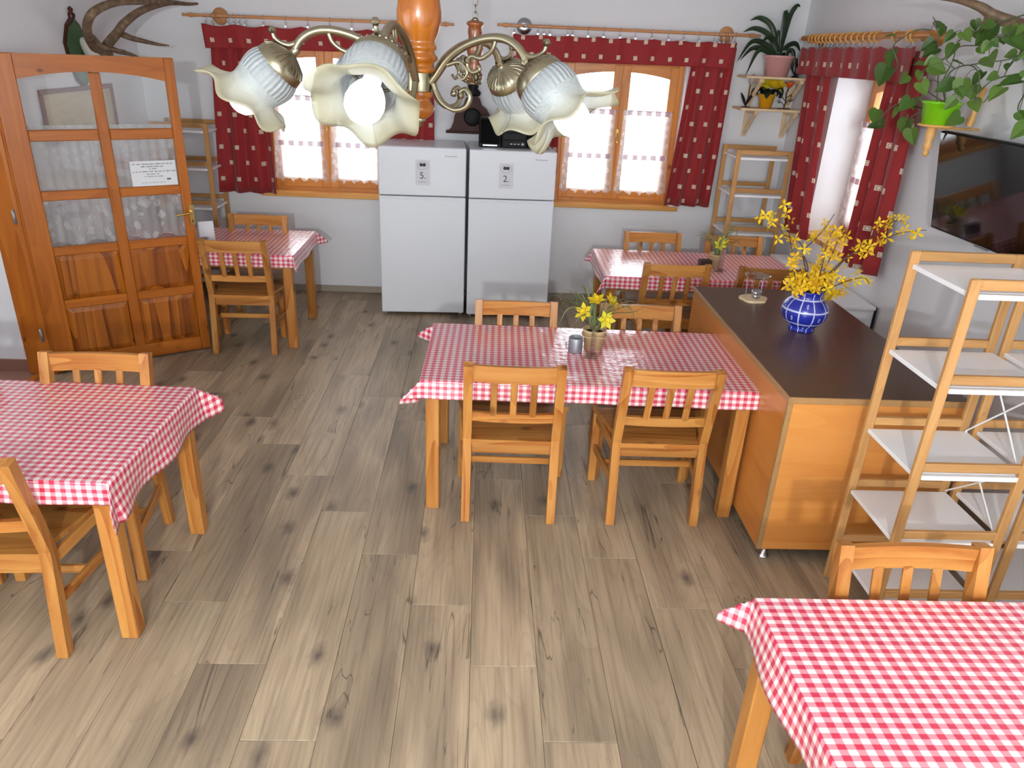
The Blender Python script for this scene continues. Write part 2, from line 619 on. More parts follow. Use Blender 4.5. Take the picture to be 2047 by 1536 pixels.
def vase_mat():
    """cobalt glaze with hand-painted pale lines and little flower marks (uv: u around, v height)"""
    mt, nt, p, _ = newmat('cobalt_vase')
    h = N(nt)
    uv = h.n('UVMap')
    sp = h.n('SeparateXYZ')
    h.l(uv.outputs[0], sp.inputs[0])
    u, v = sp.outputs[0], sp.outputs[1]
    wob = h.n('TexNoise')
    wob.inputs['Scale'].default_value = 9
    h.l(uv.outputs[0], wob.inputs['Vector'])
    wv = h.math('MULTIPLY', h.math('SUBTRACT', wob.outputs[0], .5), .02)
    fu = h.math('ABSOLUTE', h.math('SUBTRACT', h.math('FRACT', h.math('MULTIPLY', u, 10)), .5))
    vert = h.math('LESS_THAN', fu, .05)
    band = h.math('MULTIPLY', h.math('GREATER_THAN', v, .12), h.math('LESS_THAN', v, .72))
    lines = h.math('MULTIPLY', vert, band)
    for lv in (.30, .47, .63):
        ln = h.math('LESS_THAN', h.math('ABSOLUTE', h.math('SUBTRACT', h.math('ADD', v, wv), lv)), .010)
        lines = h.math('MAXIMUM', lines, ln)
    cu = h.math('SUBTRACT', h.math('FRACT', h.math('ADD', h.math('MULTIPLY', u, 10), .5)), .5)
    for lv, k in ((.385, 0.0), (.55, .5), (.22, .5)):
        alt = h.math('LESS_THAN', h.math('FRACT', h.math('ADD', h.math('MULTIPLY', h.math('FLOOR', h.math('ADD', h.math('MULTIPLY', u, 10), .5)), .5), k)), .3)
        r2 = h.math('SQRT', h.math('ADD', h.math('POWER', h.math('MULTIPLY', cu, .42), 2.0), h.math('POWER', h.math('SUBTRACT', v, lv), 2.0)))
        dots = h.math('MULTIPLY', h.math('LESS_THAN', r2, .03), h.math('GREATER_THAN', r2, .014))
        lines = h.math('MAXIMUM', lines, h.math('MULTIPLY', dots, alt))
    c = h.mix(lines, srgb(32, 44, 150), srgb(190, 196, 224))
    h.l(c, p.inputs['Base Color'])
    p.inputs['Roughness'].default_value = .25
    p.inputs['Coat Weight'].default_value = .5
    return mt


M['vase'] = vase_mat()
M['picture'] = wood('faded_map_print', 'Y', srgb(196, 182, 150), srgb(168, 152, 120), srgb(120, 110, 80), sx=5, along=3, rough=.7, coat=0, knots=0)
M['picframe'] = plain('red_brown_frame', srgb(108, 48, 34), .4)
M['sill'] = wood('sill_pine', 'X', srgb(222, 164, 90), srgb(196, 130, 60), srgb(150, 90, 40), rough=.3, coat=.4, knots=0)
M['silly'] = wood('sill_pine_y', 'Y', srgb(222, 164, 90), srgb(196, 130, 60), srgb(150, 90, 40), rough=.3, coat=.4, knots=0)
M['skirting'] = plain('grey_oak_skirting', srgb(156, 144, 130), .5)
M['choc'] = plain('dark_brown_box', srgb(58, 34, 34), .5)


# ------------------------------------------------------------------ mesh helpers
class MB:
    def __init__(s):
        s.v, s.f, s.uv, s.sm = [], [], [], []

    def poly(s, pts, faces, smooth=False, uvs=None):
        b = len(s.v)
        s.v += [tuple(p) for p in pts]
        for i, f in enumerate(faces):
            s.f.append([b + k for k in f])
            s.sm.append(smooth)
            s.uv.append([uvs[k] for k in f] if uvs else None)
        return s

    def box(s, x0, x1, y0, y1, z0, z1):
        p = [(x, y, z) for z in (z0, z1) for y in (y0, y1) for x in (x0, x1)]
        return s.poly(p, [(0, 2, 3, 1), (4, 5, 7, 6), (0, 1, 5, 4), (2, 6, 7, 3), (0, 4, 6, 2), (1, 3, 7, 5)])

    def cbox(s, x0, x1, y0, y1, z0, z1, c=.004):
        """box with chamfered edges"""
        c = min(c, (x1 - x0) * .4, (y1 - y0) * .4, (z1 - z0) * .4)
        bm = bmesh.new()
        bmesh.ops.create_cube(bm, size=1)
        for v in bm.verts:
            v.co = ((x0 + x1) / 2 + v.co.x * (x1 - x0), (y0 + y1) / 2 + v.co.y * (y1 - y0), (z0 + z1) / 2 + v.co.z * (z1 - z0))
        bmesh.ops.bevel(bm, geom=bm.edges[:], offset=c, segments=1, affect='EDGES')
        bm.verts.index_update()
        s.poly([v.co[:] for v in bm.verts], [[v.index for v in f.verts] for f in bm.faces])
        bm.free()
        return s

    def bar(s, p0, p1, wdt, dep, side=None, c=.003):
        """chamfered stick from p0 to p1; wdt across `side`, dep the other way"""
        p0, p1 = Vector(p0), Vector(p1)
        d = (p1 - p0)
        L = d.length
        d.normalize()
        side = Vector(side) if side else Vector((1, 0, 0))
        side = (side - d * side.dot(d)).normalized()
        o = d.cross(side)
        t = MB()
        t.cbox(-wdt / 2, wdt / 2, -dep / 2, dep / 2, 0, L, c)
        s.poly([p0 + side * x + o * y + d * z for x, y, z in t.v], t.f)
        return s

    def strip(s, path, wdt, dep, side):
        """rectangular section swept along path"""
        side = Vector(side).normalized()
        path = [Vector(p) for p in path]
        pts = []
        n = len(path)
        for i, p in enumerate(path):
            d = (path[min(i + 1, n - 1)] - path[max(i - 1, 0)]).normalized()
            sd = (side - d * side.dot(d)).normalized()
            o = d.cross(sd)
            for a, b in ((-1, -1), (1, -1), (1, 1), (-1, 1)):
                pts.append(p + sd * a * wdt / 2 + o * b * dep / 2)
        fs = [(3, 2, 1, 0), tuple(4 * (n - 1) + k for k in range(4))]
        for i in range(n - 1):
            for k in range(4):
                a, b = 4 * i + k, 4 * i + (k + 1) % 4
                fs.append((a, b, b + 4, a + 4))
        return s.poly(pts, fs)

    def tube(s, path, rad, n=8, closed=False):
        path = [Vector(p) for p in path]
        m_ = len(path)
        if not isinstance(rad, (list, tuple)):
            rad = [rad] * m_
        pts = []
        prev = None
        for i, p in enumerate(path):
            if closed:
                d = path[(i + 1) % m_] - path[i - 1]
            else:
                d = path[min(i + 1, m_ - 1)] - path[max(i - 1, 0)]
            d.normalize()
            if prev is None:
                a = Vector((0, 0, 1)) if abs(d.z) < .9 else Vector((1, 0, 0))
                prev = (a - d * a.dot(d)).normalized()
            else:
                prev = (prev - d * prev.dot(d)).normalized()
            o = d.cross(prev)
            for k in range(n):
                t = 2 * PI * k / n
                pts.append(p + (prev * math.cos(t) + o * math.sin(t)) * rad[i])
        fs = []
        rng = m_ if closed else m_ - 1
        for i in range(rng):
            j = (i + 1) % m_
            for k in range(n):
                k2 = (k + 1) % n
                fs.append((i * n + k, i * n + k2, j * n + k2, j * n + k))
        s.poly(pts, fs, True)
        if not closed:
            s.poly(pts[:n], [tuple(range(n))[::-1]])
            s.poly(pts[-n:], [tuple(range(n))])
        return s

    def lathe(s, prof, center=(0, 0, 0), n=24, axis=(0, 0, 1), uv=True):
        c = Vector(center)
        ax = Vector(axis).normalized()
        a = Vector((1, 0, 0)) if abs(ax.x) < .9 else Vector((0, 1, 0))
        a = (a - ax * a.dot(ax)).normalized()
        b = ax.cross(a)
        pts, uvs = [], []
        L = [0]
        for (r0, z0), (r1, z1) in zip(prof, prof[1:]):
            L.append(L[-1] + math.hypot(r1 - r0, z1 - z0))
        for i, (r, z) in enumerate(prof):
            for k in range(n + 1):
                t = 2 * PI * k / n
                pts.append(c + ax * z + (a * math.cos(t) + b * math.sin(t)) * max(r, 1e-5))
                uvs.append((k / n, L[i] / max(L[-1], 1e-6)))
        fs = []
        for i in range(len(prof) - 1):
            for k in range(n):
                q = i * (n + 1) + k
                fs.append((q, q + 1, q + n + 2, q + n + 1))
        return s.poly(pts, fs, True, uvs)

    def prism(s, outline, d):
        """extrude a planar outline (list of 3d points) by vector d"""
        d = Vector(d)
        n = len(outline)
        a = [Vector(p) for p in outline]
        fs = [tuple(range(n))[::-1], tuple(range(n, 2 * n))]
        for i in range(n):
            j = (i + 1) % n
            fs.append((i, j, n + j, n + i))
        return s.poly(a + [p + d for p in a], fs)

    def mesh(s, name, mat):
        me = bpy.data.meshes.new(name)
        me.from_pydata(s.v, [], s.f)
        me.polygons.foreach_set('use_smooth', s.sm)
        if any(u is not None for u in s.uv):
            l = me.uv_layers.new(name='UVMap')
            i = 0
            for f, u in zip(s.f, s.uv):
                for k in range(len(f)):
                    if u:
                        l.data[i].uv = u[k]
                    i += 1
        bm = bmesh.new()
        bm.from_mesh(me)
        bmesh.ops.recalc_face_normals(bm, faces=bm.faces)
        bm.to_mesh(me)
        bm.free()
        me.materials.append(mat)
        return me


def smooth_path(pts, k=6):
    """Catmull-Rom through the points"""
    P = [Vector(p) for p in pts]
    P = [P[0] * 2 - P[1]] + P + [P[-1] * 2 - P[-2]]
    out = []
    for i in range(1, len(P) - 2):
        for j in range(k):
            t = j / k
            a, b, c, d = P[i - 1], P[i], P[i + 1], P[i + 2]
            out.append(.5 * ((2 * b) + (c - a) * t + (2 * a - 5 * b + 4 * c - d) * t * t + (3 * b - a - 3 * c + d) * t ** 3))
    out.append(P[-2])
    return out


def link(name, data, parent=None, loc=None, rotz=0):
    o = bpy.data.objects.new(name, data)
    col.objects.link(o)
    if parent:
        o.parent = parent
    if loc is not None:
        o.location = loc
    if rotz:
        o.rotation_euler = (0, 0, rotz)
    return o


def part(name, mb, mat, parent=None, label=None):
    o = link(name, mb.mesh(name, M[mat] if isinstance(mat, str) else mat), parent)
    if label:
        o['label'] = label
    return o


def tag(o, label, cat, group=None):
    o['label'] = label
    o['category'] = cat
    if group:
        o['group'] = group
    return o


def thing(name, label, cat, loc=(0, 0, 0), rotz=0, group=None):
    return tag(link(name, None, None, loc, rotz), label, cat, group)


def struct(name, mb=None, mat=None, loc=(0, 0, 0)):
    o = link(name, mb.mesh(name, M[mat]) if mb else None, None, loc)
    o['kind'] = 'structure'
    return o


def copy_tree(o, parent=None):
    c = o.copy()
    col.objects.link(c)
    c.parent = parent
    for ch in [x for x in bpy.data.objects if x.parent == o]:
        copy_tree(ch, c)
    return c


# ------------------------------------------------------------------ room shell
XL, XR, YB, YF, ZC = -2.93, 2.711, 6.913, -2.4, 2.78
W1 = (-1.945, -0.86)
W2 = (0.655, 1.745)
WZ = (0.93, 2.15)
W3 = (4.98, 6.08)
DY = (3.78, 4.862)
DZ = 2.09


def wall_with_holes(axis, a0, a1, z0, z1, t0, t1, holes):
    """wall slab along axis X or Y with rectangular holes (a0,a1,z0,z1)"""
    mb = MB()
    xs = sorted({a0, a1, *[h_[0] for h_ in holes], *[h_[1] for h_ in holes]})
    zs = sorted({z0, z1, *[h_[2] for h_ in holes], *[h_[3] for h_ in holes]})
    for i in range(len(xs) - 1):
        for j in range(len(zs) - 1):
            cx, cz = (xs[i] + xs[i + 1]) / 2, (zs[j] + zs[j + 1]) / 2
            if any(h_[0] < cx < h_[1] and h_[2] < cz < h_[3] for h_ in holes):
                continue
            if axis == 'X':
                mb.box(xs[i], xs[i + 1], t0, t1, zs[j], zs[j + 1])
            else:
                mb.box(t0, t1, xs[i], xs[i + 1], zs[j], zs[j + 1])
    return mb


struct('wall_back', wall_with_holes('X', XL - .17, XR + .45, 0, ZC, YB, YB + .35, [(*W1, *WZ), (*W2, *WZ)]), 'wall')
struct('wall_right', wall_with_holes('Y', YF, YB, 0, ZC, XR, XR + .45, [(*W3, *WZ)]), 'wall')
struct('wall_left', wall_with_holes('Y', YF, YB, 0, ZC, XL - .17, XL, [(*DY, -.01, DZ), (-1.6, 1.0, .9, 2.2)]), 'wall')
struct('wall_front', wall_with_holes('X', XL - .17, XR + .45, 0, ZC, YF - .3, YF, [(-2.3, -.3, .85, 2.3), (.3, 2.2, .85, 2.3)]), 'wall')
struct('ceiling', MB().box(XL - 2.4, XR + .45, YF - .3, YB + .35, ZC, ZC + .15), 'wall')
struct('wall_hall', MB().box(XL - 2.4, XL - .17, 4.86, 5.0, 0, ZC), 'wall')
hf = struct('floor_hall', MB().box(XL - 2.4, XL - .02, 2.5, 4.86, -.06, -.002), 'terracotta')
bt = struct('baseboard_hall', MB().box(XL - 2.4, XL - .175, 4.845, 4.86, -.002, .085), 'terracotta')
struct('light_blocker_hall', MB().box(XL - 2.5, XL - 2.4, 2.4, 5.0, 0, 2.0), 'wall')  # unseen low wall, added to cut the sky light flooding the hall
struct('wall_hall_near', MB().box(XL - 2.4, XL - .17, 2.4, 2.5, 0, ZC), 'wall')
portal('window_light', ((W1[0] + W1[1]) / 2, YB + .34, 1.54), (-PI / 2, 0, 0), 1.08, 1.22)
portal('window_light', ((W2[0] + W2[1]) / 2, YB + .34, 1.54), (-PI / 2, 0, 0), 1.08, 1.22)
portal('window_light', (XR + .44, (W3[0] + W3[1]) / 2, 1.54), (0, PI / 2, 0), 1.22, 1.1)
portal('window_light', (-1.3, YF - .29, 1.575), (PI / 2, 0, 0), 2.0, 1.45)
portal('window_light', (1.25, YF - .29, 1.575), (PI / 2, 0, 0), 1.9, 1.45)
portal('window_light', (XL - .16, -.3, 1.55), (0, -PI / 2, 0), 1.3, 2.6)

# floor: every plank its own board
flr = struct('floor', MB().box(XL - .02, XR, YF, YB, -.08, -.012), 'darkgap')
PW, PLN = 0.2615, 1.38
i0 = math.floor((XL - .002) / PW)
pmesh = {}
for i in range(i0, 11):
    x0 = .002 + i * PW
    x1 = x0 + PW
    xa, xb = max(x0, XL - .02), min(x1, XR)
    if xb - xa < .02:
        continue
    off = (2.175 - .345 * i) % PLN
    y = off - PLN * 4
    while y < YB:
        ya, yb = max(y, YF), min(y + PLN, YB)
        if yb - ya > .03:
            key = (round(xb - xa, 3), round(yb - ya, 3))
            if key not in pmesh:
                g = .0008
                pmesh[key] = MB().cbox(g, key[0] - g, g, key[1] - g, -.012, 0, .0012).mesh('plank', M['laminate'])
            link('plank', pmesh[key], flr, (xa, ya, 0))
        y += PLN

# baseboards
struct('baseboard_back', MB().cbox(XL, XR, YB - .014, YB, 0, .065, .004), 'skirting')
struct('baseboard_right', MB().cbox(XR - .014, XR, YF, YB - .014, 0, .065, .004), 'skirting')
struct('baseboard_left', MB().cbox(XL, XL + .014, DY[1] + .06, YB - .014, 0, .065, .004), 'skirting')


# ------------------------------------------------------------------ windows
def lace_panel(width, zt, zb, n, amp, mat, uvw, zag=.032, seed=0):
    """hanging lace with a scalloped hem; local x across, y towards the room"""
    rs = random.Random(seed)
    mb = MB()
    nx, nz = 48, 8
    ph = rs.random() * 6
    pts, uvs = [], []
    for j in range(nz + 1):
        for i in range(nx + 1):
            u = i / nx
            t = j / nz
            x = u * width + (u - .5) * .05 * t * t + math.sin(u * n * 2 * PI + ph) * .004
            y = -amp * (.4 + .6 * t) * (math.sin(u * n * 2 * PI) + .4 * math.sin(u * n * 4.7 + ph))
            zbot = zb + zag * abs(math.sin(u * PI * 5 + ph)) + .006 * math.sin(u * 71)
            z = zt + (zbot - zt) * t
            pts.append((x, y, z))
            uvs.append((u * uvw, z))
    fs = []
    for j in range(nz):
        for i in range(nx):
            a = j * (nx + 1) + i
            fs.append((a, a + 1, a + nx + 2, a + nx + 1))
    return mb.poly(pts, fs, True, uvs)


def window(name, x0, x1, y, zs, base):
    """two-leaf arched casement window standing in a wall opening (local frame: x across, y outward)"""
    wn = struct(name, None, None, base[0])
    wn.rotation_euler = (0, 0, base[1])
    W = x1 - x0
    z0, z1 = zs
    fr = MB()
    fr.cbox(0, .05, y, y + .06, z0, z1)
    fr.cbox(W - .05, W, y, y + .06, z0, z1)
    part('frame', MB().cbox(0, .05, y, y + .06, z0, z1), 'frameZ', wn)
    part('frame', MB().cbox(W - .05, W, y, y + .06, z0, z1), 'frameZ', wn)
    part('frame', MB().cbox(.05, W - .05, y, y + .06, z1 - .04, z1), 'frameX', wn)
    part('frame', MB().cbox(.05, W - .05, y, y + .06, z0, z0 + .045), 'frameX', wn)
    mid = W / 2
    for k in (0, 1):
        a, b = (.045, mid) if k == 0 else (mid, W - .045)
        ya, yb = y - .018, y + .035
        za, zb = z0 + .035, z1 - .03
        sw = .075
        sash = part('sash', MB().cbox(a, a + sw, ya, yb, za, zb), 'frameZ', wn)
        part('stile', MB().cbox(b - sw, b, ya, yb, za, zb), 'frameZ', sash)
        part('bottom_rail', MB().cbox(a + sw, b - sw, ya, yb, za, za + .085), 'frameX', sash)
        # arched top rail: the arch spans both leaves
        out = [(a + sw, zb), (a + sw, zb - .1)]
        out = []
        for q in range(9):
            xx = a + sw + (b - a - 2 * sw) * q / 8
            t = (xx - mid) / (W / 2)
            out.append((xx, zb - .055 - .075 * t * t))
        pts = [(xx, ya, zz) for xx, zz in out] + [(b - sw, ya, zb), (a + sw, ya, zb)]
        part('top_rail', MB().prism(pts, (0, yb - ya, 0)), 'frameX', sash)
        part('pane', MB().box(a + sw, b - sw, y + .006, y + .012, za + .08, zb - .05), 'pane', sash)
    hd = MB().cbox(mid - .012, mid + .012, y - .03, y - .018, z0 + .58, z0 + .66)
    hd.tube([(mid, y - .03, z0 + .62), (mid, y - .05, z0 + .62), (mid, y - .052, z0 + .54)], .007)
    part('handle', hd, 'gold', wn)
    return wn


def cafe(base, x0, x1, y, zt, zb, seed, label, group='lace half-curtains in the windows'):
    """one lace half-curtain with two gathered heading bands"""
    o = thing('lace_half_curtain', label, 'curtain', base[0], base[1], group)
    W = x1 - x0
    p_ = lace_panel(W, zt, zb, 4, .012, M['lace'], W * 1.6, seed=seed)
    c = part('lace_cloth', p_, 'lace', o)
    c.location = (x0, y, 0)
    for zz in (zt, zt - (zt - zb) * .52):
        t = MB()
        pts = []
        for i in range(49):
            u = i / 48
            yy = -.012 * (.6) * math.sin(u * 4 * 2 * PI) - .006
            pts.append((u * W, yy, zz))
        t.strip(pts, .045, .004, (0, 0, 1))
        b = part('heading_band', t, 'laceband', o)
        b.location = (x0, y, -.012)
    rod = MB().tube([(x0 - .01, y + .004, zt + .004), (x1 + .01, y + .004, zt + .004)], .004, 6)
    part('rod', rod, 'silver', o)
    return o


WD = .12
b1 = ((W1[0], YB + WD, 0), 0)
window('window_1', W1[0], W1[1], 0, WZ, b1)
b2 = ((W2[0], YB + WD, 0), 0)
window('window_2', W2[0], W2[1], 0, WZ, b2)
b3 = ((XR + .28, W3[1], 0), -PI / 2)
window('window_3', W3[0], W3[1], 0, WZ, b3)
wd = W1[1] - W1[0]
zc_ = 1.745
cafe(b1, .07, wd / 2 - .035, -.045, zc_, 1.01, 1, 'white lace half-curtain on the outer leaf of the window by the glazed door')
cafe(b1, wd / 2 + .035, wd - .07, -.045, zc_, 1.01, 2, 'white lace half-curtain on the window leaf half hidden by the fridge nearer the door')
cafe(b2, .07, wd / 2 - .035, -.045, zc_, 1.01, 3, 'white lace half-curtain on the window leaf just beside the stereo')
cafe(b2, wd / 2 + .035, wd - .07, -.045, zc_, 1.01, 4, 'white lace half-curtain on the leaf nearer the shelf with pink pot')
cafe(b3, .06, 1.1 / 2 - .055, -.045, zc_ + .06, 1.0, 5, 'white lace half-curtain on the far leaf of the side-wall window')
cafe(b3, 1.1 / 2 + .055, 1.04, -.045, zc_ + .06, 1.0, 6, 'white lace half-curtain on the leaf behind the drawn curtain near the TV')
t_ = struct('trim_1', MB().cbox(W1[0] - .06, W1[1] + .06, YB - .045, YB + WD + .01, WZ[0] - .035, WZ[0] + .004, .006), 'sill')
t_ = struct('trim_2', MB().cbox(W2[0] - .06, W2[1] + .06, YB - .045, YB + WD + .01, WZ[0] - .035, WZ[0] + .004, .006), 'sill')
t_ = struct('trim_3', MB().cbox(XR - .045, XR + .28, W3[0] - .05, W3[1] + .03, WZ[0] - .035, WZ[0] + .004, .006), 'silly')


# ------------------------------------------------------------------ curtains
def drape(p0t, p1t, p0b, p1b, folds, amp, full, normal, seed=0, nx=96, nz=14, gather=0.0, hem=0.0):
    """cloth hanging between a top and a bottom line; uv in metres of fabric"""
    rs = random.Random(seed)
    ph = rs.random() * 6
    p0t, p1t, p0b, p1b, nrm = map(Vector, (p0t, p1t, p0b, p1b, normal))
    W = (p1t - p0t).length
    H = (p0t - p0b).length
    pts, uvs = [], []
    for j in range(nz + 1):
        t = j / nz
        a = p0t.lerp(p0b, t)
        b = p1t.lerp(p1b, t)
        for i in range(nx + 1):
            u = i / nx
            s_ = math.sin(u * folds * 2 * PI + ph + .5 * math.sin(3 * t + ph))
            s2 = math.sin(u * folds * 3.3 * PI + 2 * ph)
            off = amp * (.45 + .55 * t) * (s_ + .35 * s2)
            q = a.lerp(b, u) + nrm * (off + .02)
            q.z += -gather * (1 - t) * abs(math.sin(u * folds * PI)) + hem * math.sin(u * 9 + ph) * t
            pts.append(q)
            uvs.append((u * W * full + seed * .031, -t * H + seed * .017))
    fs = []
    for j in range(nz):
        for i in range(nx):
            k = j * (nx + 1) + i
            fs.append((k, k + 1, k + nx + 2, k + nx + 1))
    return MB().poly(pts, fs, True, uvs)


def cloth_obj(name, mb, label, cat, group, mat='curtain'):
    o = tag(part(name, mb, mat), label, cat, group)
    md = o.modifiers.new('thickness', 'SOLIDIFY')
    md.thickness = .003
    return o


def clip_rings(parent, pts, r, zdrop, ringmat='silver'):
    """metal curtain rings with clips hanging at given rod points"""
    for p in pts:
        mb = MB()
        p = Vector(p)
        ring = [p + Vector((0, math.cos(a) * r, math.sin(a) * r)) for a in [2 * PI * k / 12 for k in range(12)]]
        mb.tube(ring, .0022, 5, closed=True)
        mb.tube([p - Vector((0, 0, r)), p - Vector((0, 0, zdrop * .6)), p - Vector((0, .004, zdrop))], .006, 6)
        mb.box(p.x - .009, p.x + .009, p.y - .012, p.y + .004, p.z - zdrop - .016, p.z - zdrop)
        part('clip_ring', mb, ringmat, parent)


def rod_with_finials(name, x0, x1, y, z0, z1, discs, label, rings):
    o = thing(name, label, 'curtain rod', (0, 0, 0), 0, 'wooden curtain rods')
    A, B = Vector((x0, y, z0)), Vector((x1, y, z1))
    d = (B - A).normalized()
    part('pole', MB().tube([A + d * .1, B - d * .1], .0125, 12), 'rodwood', o)
    for P, dd in ((A + d * .1, -d), (B - d * .1, d)):
        prof = [(0.001, -.01), (.0145, -.008), (.0145, .005), (.011, .01), (.018, .03), (.017, .045), (.011, .065), (.0095, .085), (.013, .095), (.011, .105), (.001, .11)]
        part('finial', MB().lathe(prof, P, 14, dd), 'rodwood', o)
    for dx, mt_ in discs:
        t = (dx - x0) / (x1 - x0)
        c = A.lerp(B, t)
        mb = MB().lathe([(.001, 0), (.062, 0), (.066, .008), (.06, .018), (.02, .022), (.001, .023)], (c.x, YB - .001, c.z), 28, (0, -1, 0))
        mb.tube([(c.x, YB - .02, c.z), (c.x, y - .014, c.z)], .013, 10)
        mb.lathe([(.001, 0), (.016, 0), (.014, .008), (.001, .01)], (c.x, y - .012, c.z), 12, (0, -1, 0))
        part('wall_bracket', mb, mt_, o)
    pts = [A.lerp(B, (r - x0) / (x1 - x0)) for r in rings]
    clip_rings(o, pts, .019, .052)
    return o


YC = YB - .10
rod_with_finials('curtain_rod', -2.485, -.285, YC, 2.341, 2.367, [(-2.213, 'rodwood'), (-.52, 'rodwood')],
                 'thin wooden rod with turned ends over the window by the door',
                 [-2.31, -2.255, -2.13, -2.08, -2.04, -1.99, -1.84, -1.66, -1.48, -1.3, -1.12, -.94, -.76, -.6, -.55, -.5, -.46])
rod_with_finials('curtain_rod', .088, 2.293, YC, 2.383, 2.397, [(.308, 'silver'), (2.032, 'rodwood')],
                 'thin wooden rod over the window beside the pink plant pot',
                 [.22, .42, .47, .52, .67, .71, .84, .97, 1.11, 1.24, 1.38, 1.52, 1.65, 1.78, 1.91, 1.95, 1.99, 2.05, 2.09])
YV = YC - .005
cloth_obj('valance', drape((-2.335, YV, 2.285), (-.45, YV, 2.305), (-2.32, YV, 2.10), (-.44, YV, 2.135), 7, .014, 1.12, (0, -1, 0), 3, gather=.018),
          'short red squared valance over the window by the glazed door', 'valance', 'red valances')
cloth_obj('valance', drape((.215, YV, 2.325), (2.10, YV, 2.338), (.22, YV, 2.12), (2.09, YV, 2.14), 8, .013, 1.12, (0, -1, 0), 5, gather=.012),
          'short red squared valance over the window beside the fridge marked 2', 'valance', 'red valances')
YD = YC + .03
cloth_obj('curtain', drape((-2.28, YD, 2.26), (-1.86, YD, 2.26), (-2.35, YD, .925), (-1.845, YD, .925), 3, .03, 1.35, (0, -1, 0), 4),
          'long red squared curtain hanging beside the glazed door', 'curtain', 'long red curtains')
cloth_obj('curtain', drape((-.84, YD, 2.27), (-.45, YD, 2.28), (-.94, YD, 1.2), (-.44, YD, 1.2), 3, .025, 1.3, (0, -1, 0), 6),
          'long red curtain hanging down behind the fridge marked 5', 'curtain', 'long red curtains')
cloth_obj('curtain', drape((.235, YD, 2.29), (.64, YD, 2.29), (.25, YD, 1.2), (.655, YD, 1.2), 3, .025, 1.3, (0, -1, 0), 8),
          'long red curtain hanging down behind the black stereo', 'curtain', 'long red curtains')
cloth_obj('curtain', drape((1.755, YD, 2.3), (2.115, YD, 2.3), (1.66, YD, .96), (2.075, YD, .96), 3, .03, 1.4, (0, -1, 0), 9),
          'long red squared curtain beside the bamboo rack in the corner', 'curtain', 'long red curtains')

# side wall rod: thick pole with wooden rings
rd = thing('curtain_rod', 'thick wooden pole with wooden rings on the side wall behind the trailing plant', 'curtain rod', (0, 0, 0), 0, 'wooden curtain rods')
XC = XR - .11
ZR = 2.392
part('pole', MB().tube([(XC, 6.64, ZR), (XC, 4.70, ZR)], .021, 14), 'rodwood2', rd)
for yy in (6.52, 4.80):
    mb = MB().lathe([(.001, 0), (.05, 0), (.05, .012), (.02, .02), (.016, .08), (.026, .085), (.028, .11), (.001, .115)], (XR, yy, ZR - .012), 16, (-1, 0, 0))
    part('wall_bracket', mb, 'rodwood2', rd)
for yy in [6.46, 6.40, 6.33, 6.27, 6.2, 6.13, 6.06, 5.97, 5.88, 5.79, 5.70, 5.61, 5.52, 5.43, 5.36, 5.12, 4.95, 4.9]:
    ring = [(XC + math.cos(a) * .030, yy, ZR - .006 + math.sin(a) * .030) for a in [2 * PI * k / 16 for k in range(16)]]
    part('ring', MB().tube(ring, .0062, 6, closed=True), 'ringwood', rd)
    hk = MB().tube([(XC, yy, ZR - .036), (XC, yy, ZR - .055), (XC - .004, yy, ZR - .068)], .0035, 5)
    hk.box(XC - .01, XC + .004, yy - .007, yy + .007, ZR - .08, ZR - .066)
    part('clip', hk, 'silver', rd)
XV = XC - .01
cloth_obj('valance', drape((XV, 6.56, 2.325), (XV, 4.80, 2.325), (XV, 6.56, 2.12), (XV, 4.78, 2.12), 8, .012, 1.15, (-1, 0, 0), 11, gather=.012),
          'short red squared valance over the small window on the side wall', 'valance', 'red valances')
XD = XC + .03
cloth_obj('curtain', drape((XD, 6.47, 2.3), (XD, 6.04, 2.3), (XD, 6.30, .90), (XD, 5.86, .90), 2.2, .03, 1.25, (-1, 0, 0), 12),
          'long red curtain beside the bright white window reveal', 'curtain', 'long red curtains')
cloth_obj('curtain', drape((XD, 5.10, 2.3), (XD, 4.70, 2.3), (XD, 5.13, .92), (XD, 4.74, .92), 2.6, .035, 1.3, (-1, 0, 0), 13),
          'long red curtain on the side wall beside the television', 'curtain', 'long red curtains')

# ------------------------------------------------------------------ door
dr = struct('door_1', None, None, (-2.95, 4.79, 0))
da = math.atan2(5.37 - 4.80, -2.05 + 2.95)
LW, LT, LZ = 1.062, .042, 2.05
leaf = link('door_leaf', None, dr)
leaf.rotation_euler = (0, 0, da)


def dpart(name, mb, mat, label=None):
    return part(name, mb, mat, leaf, label)


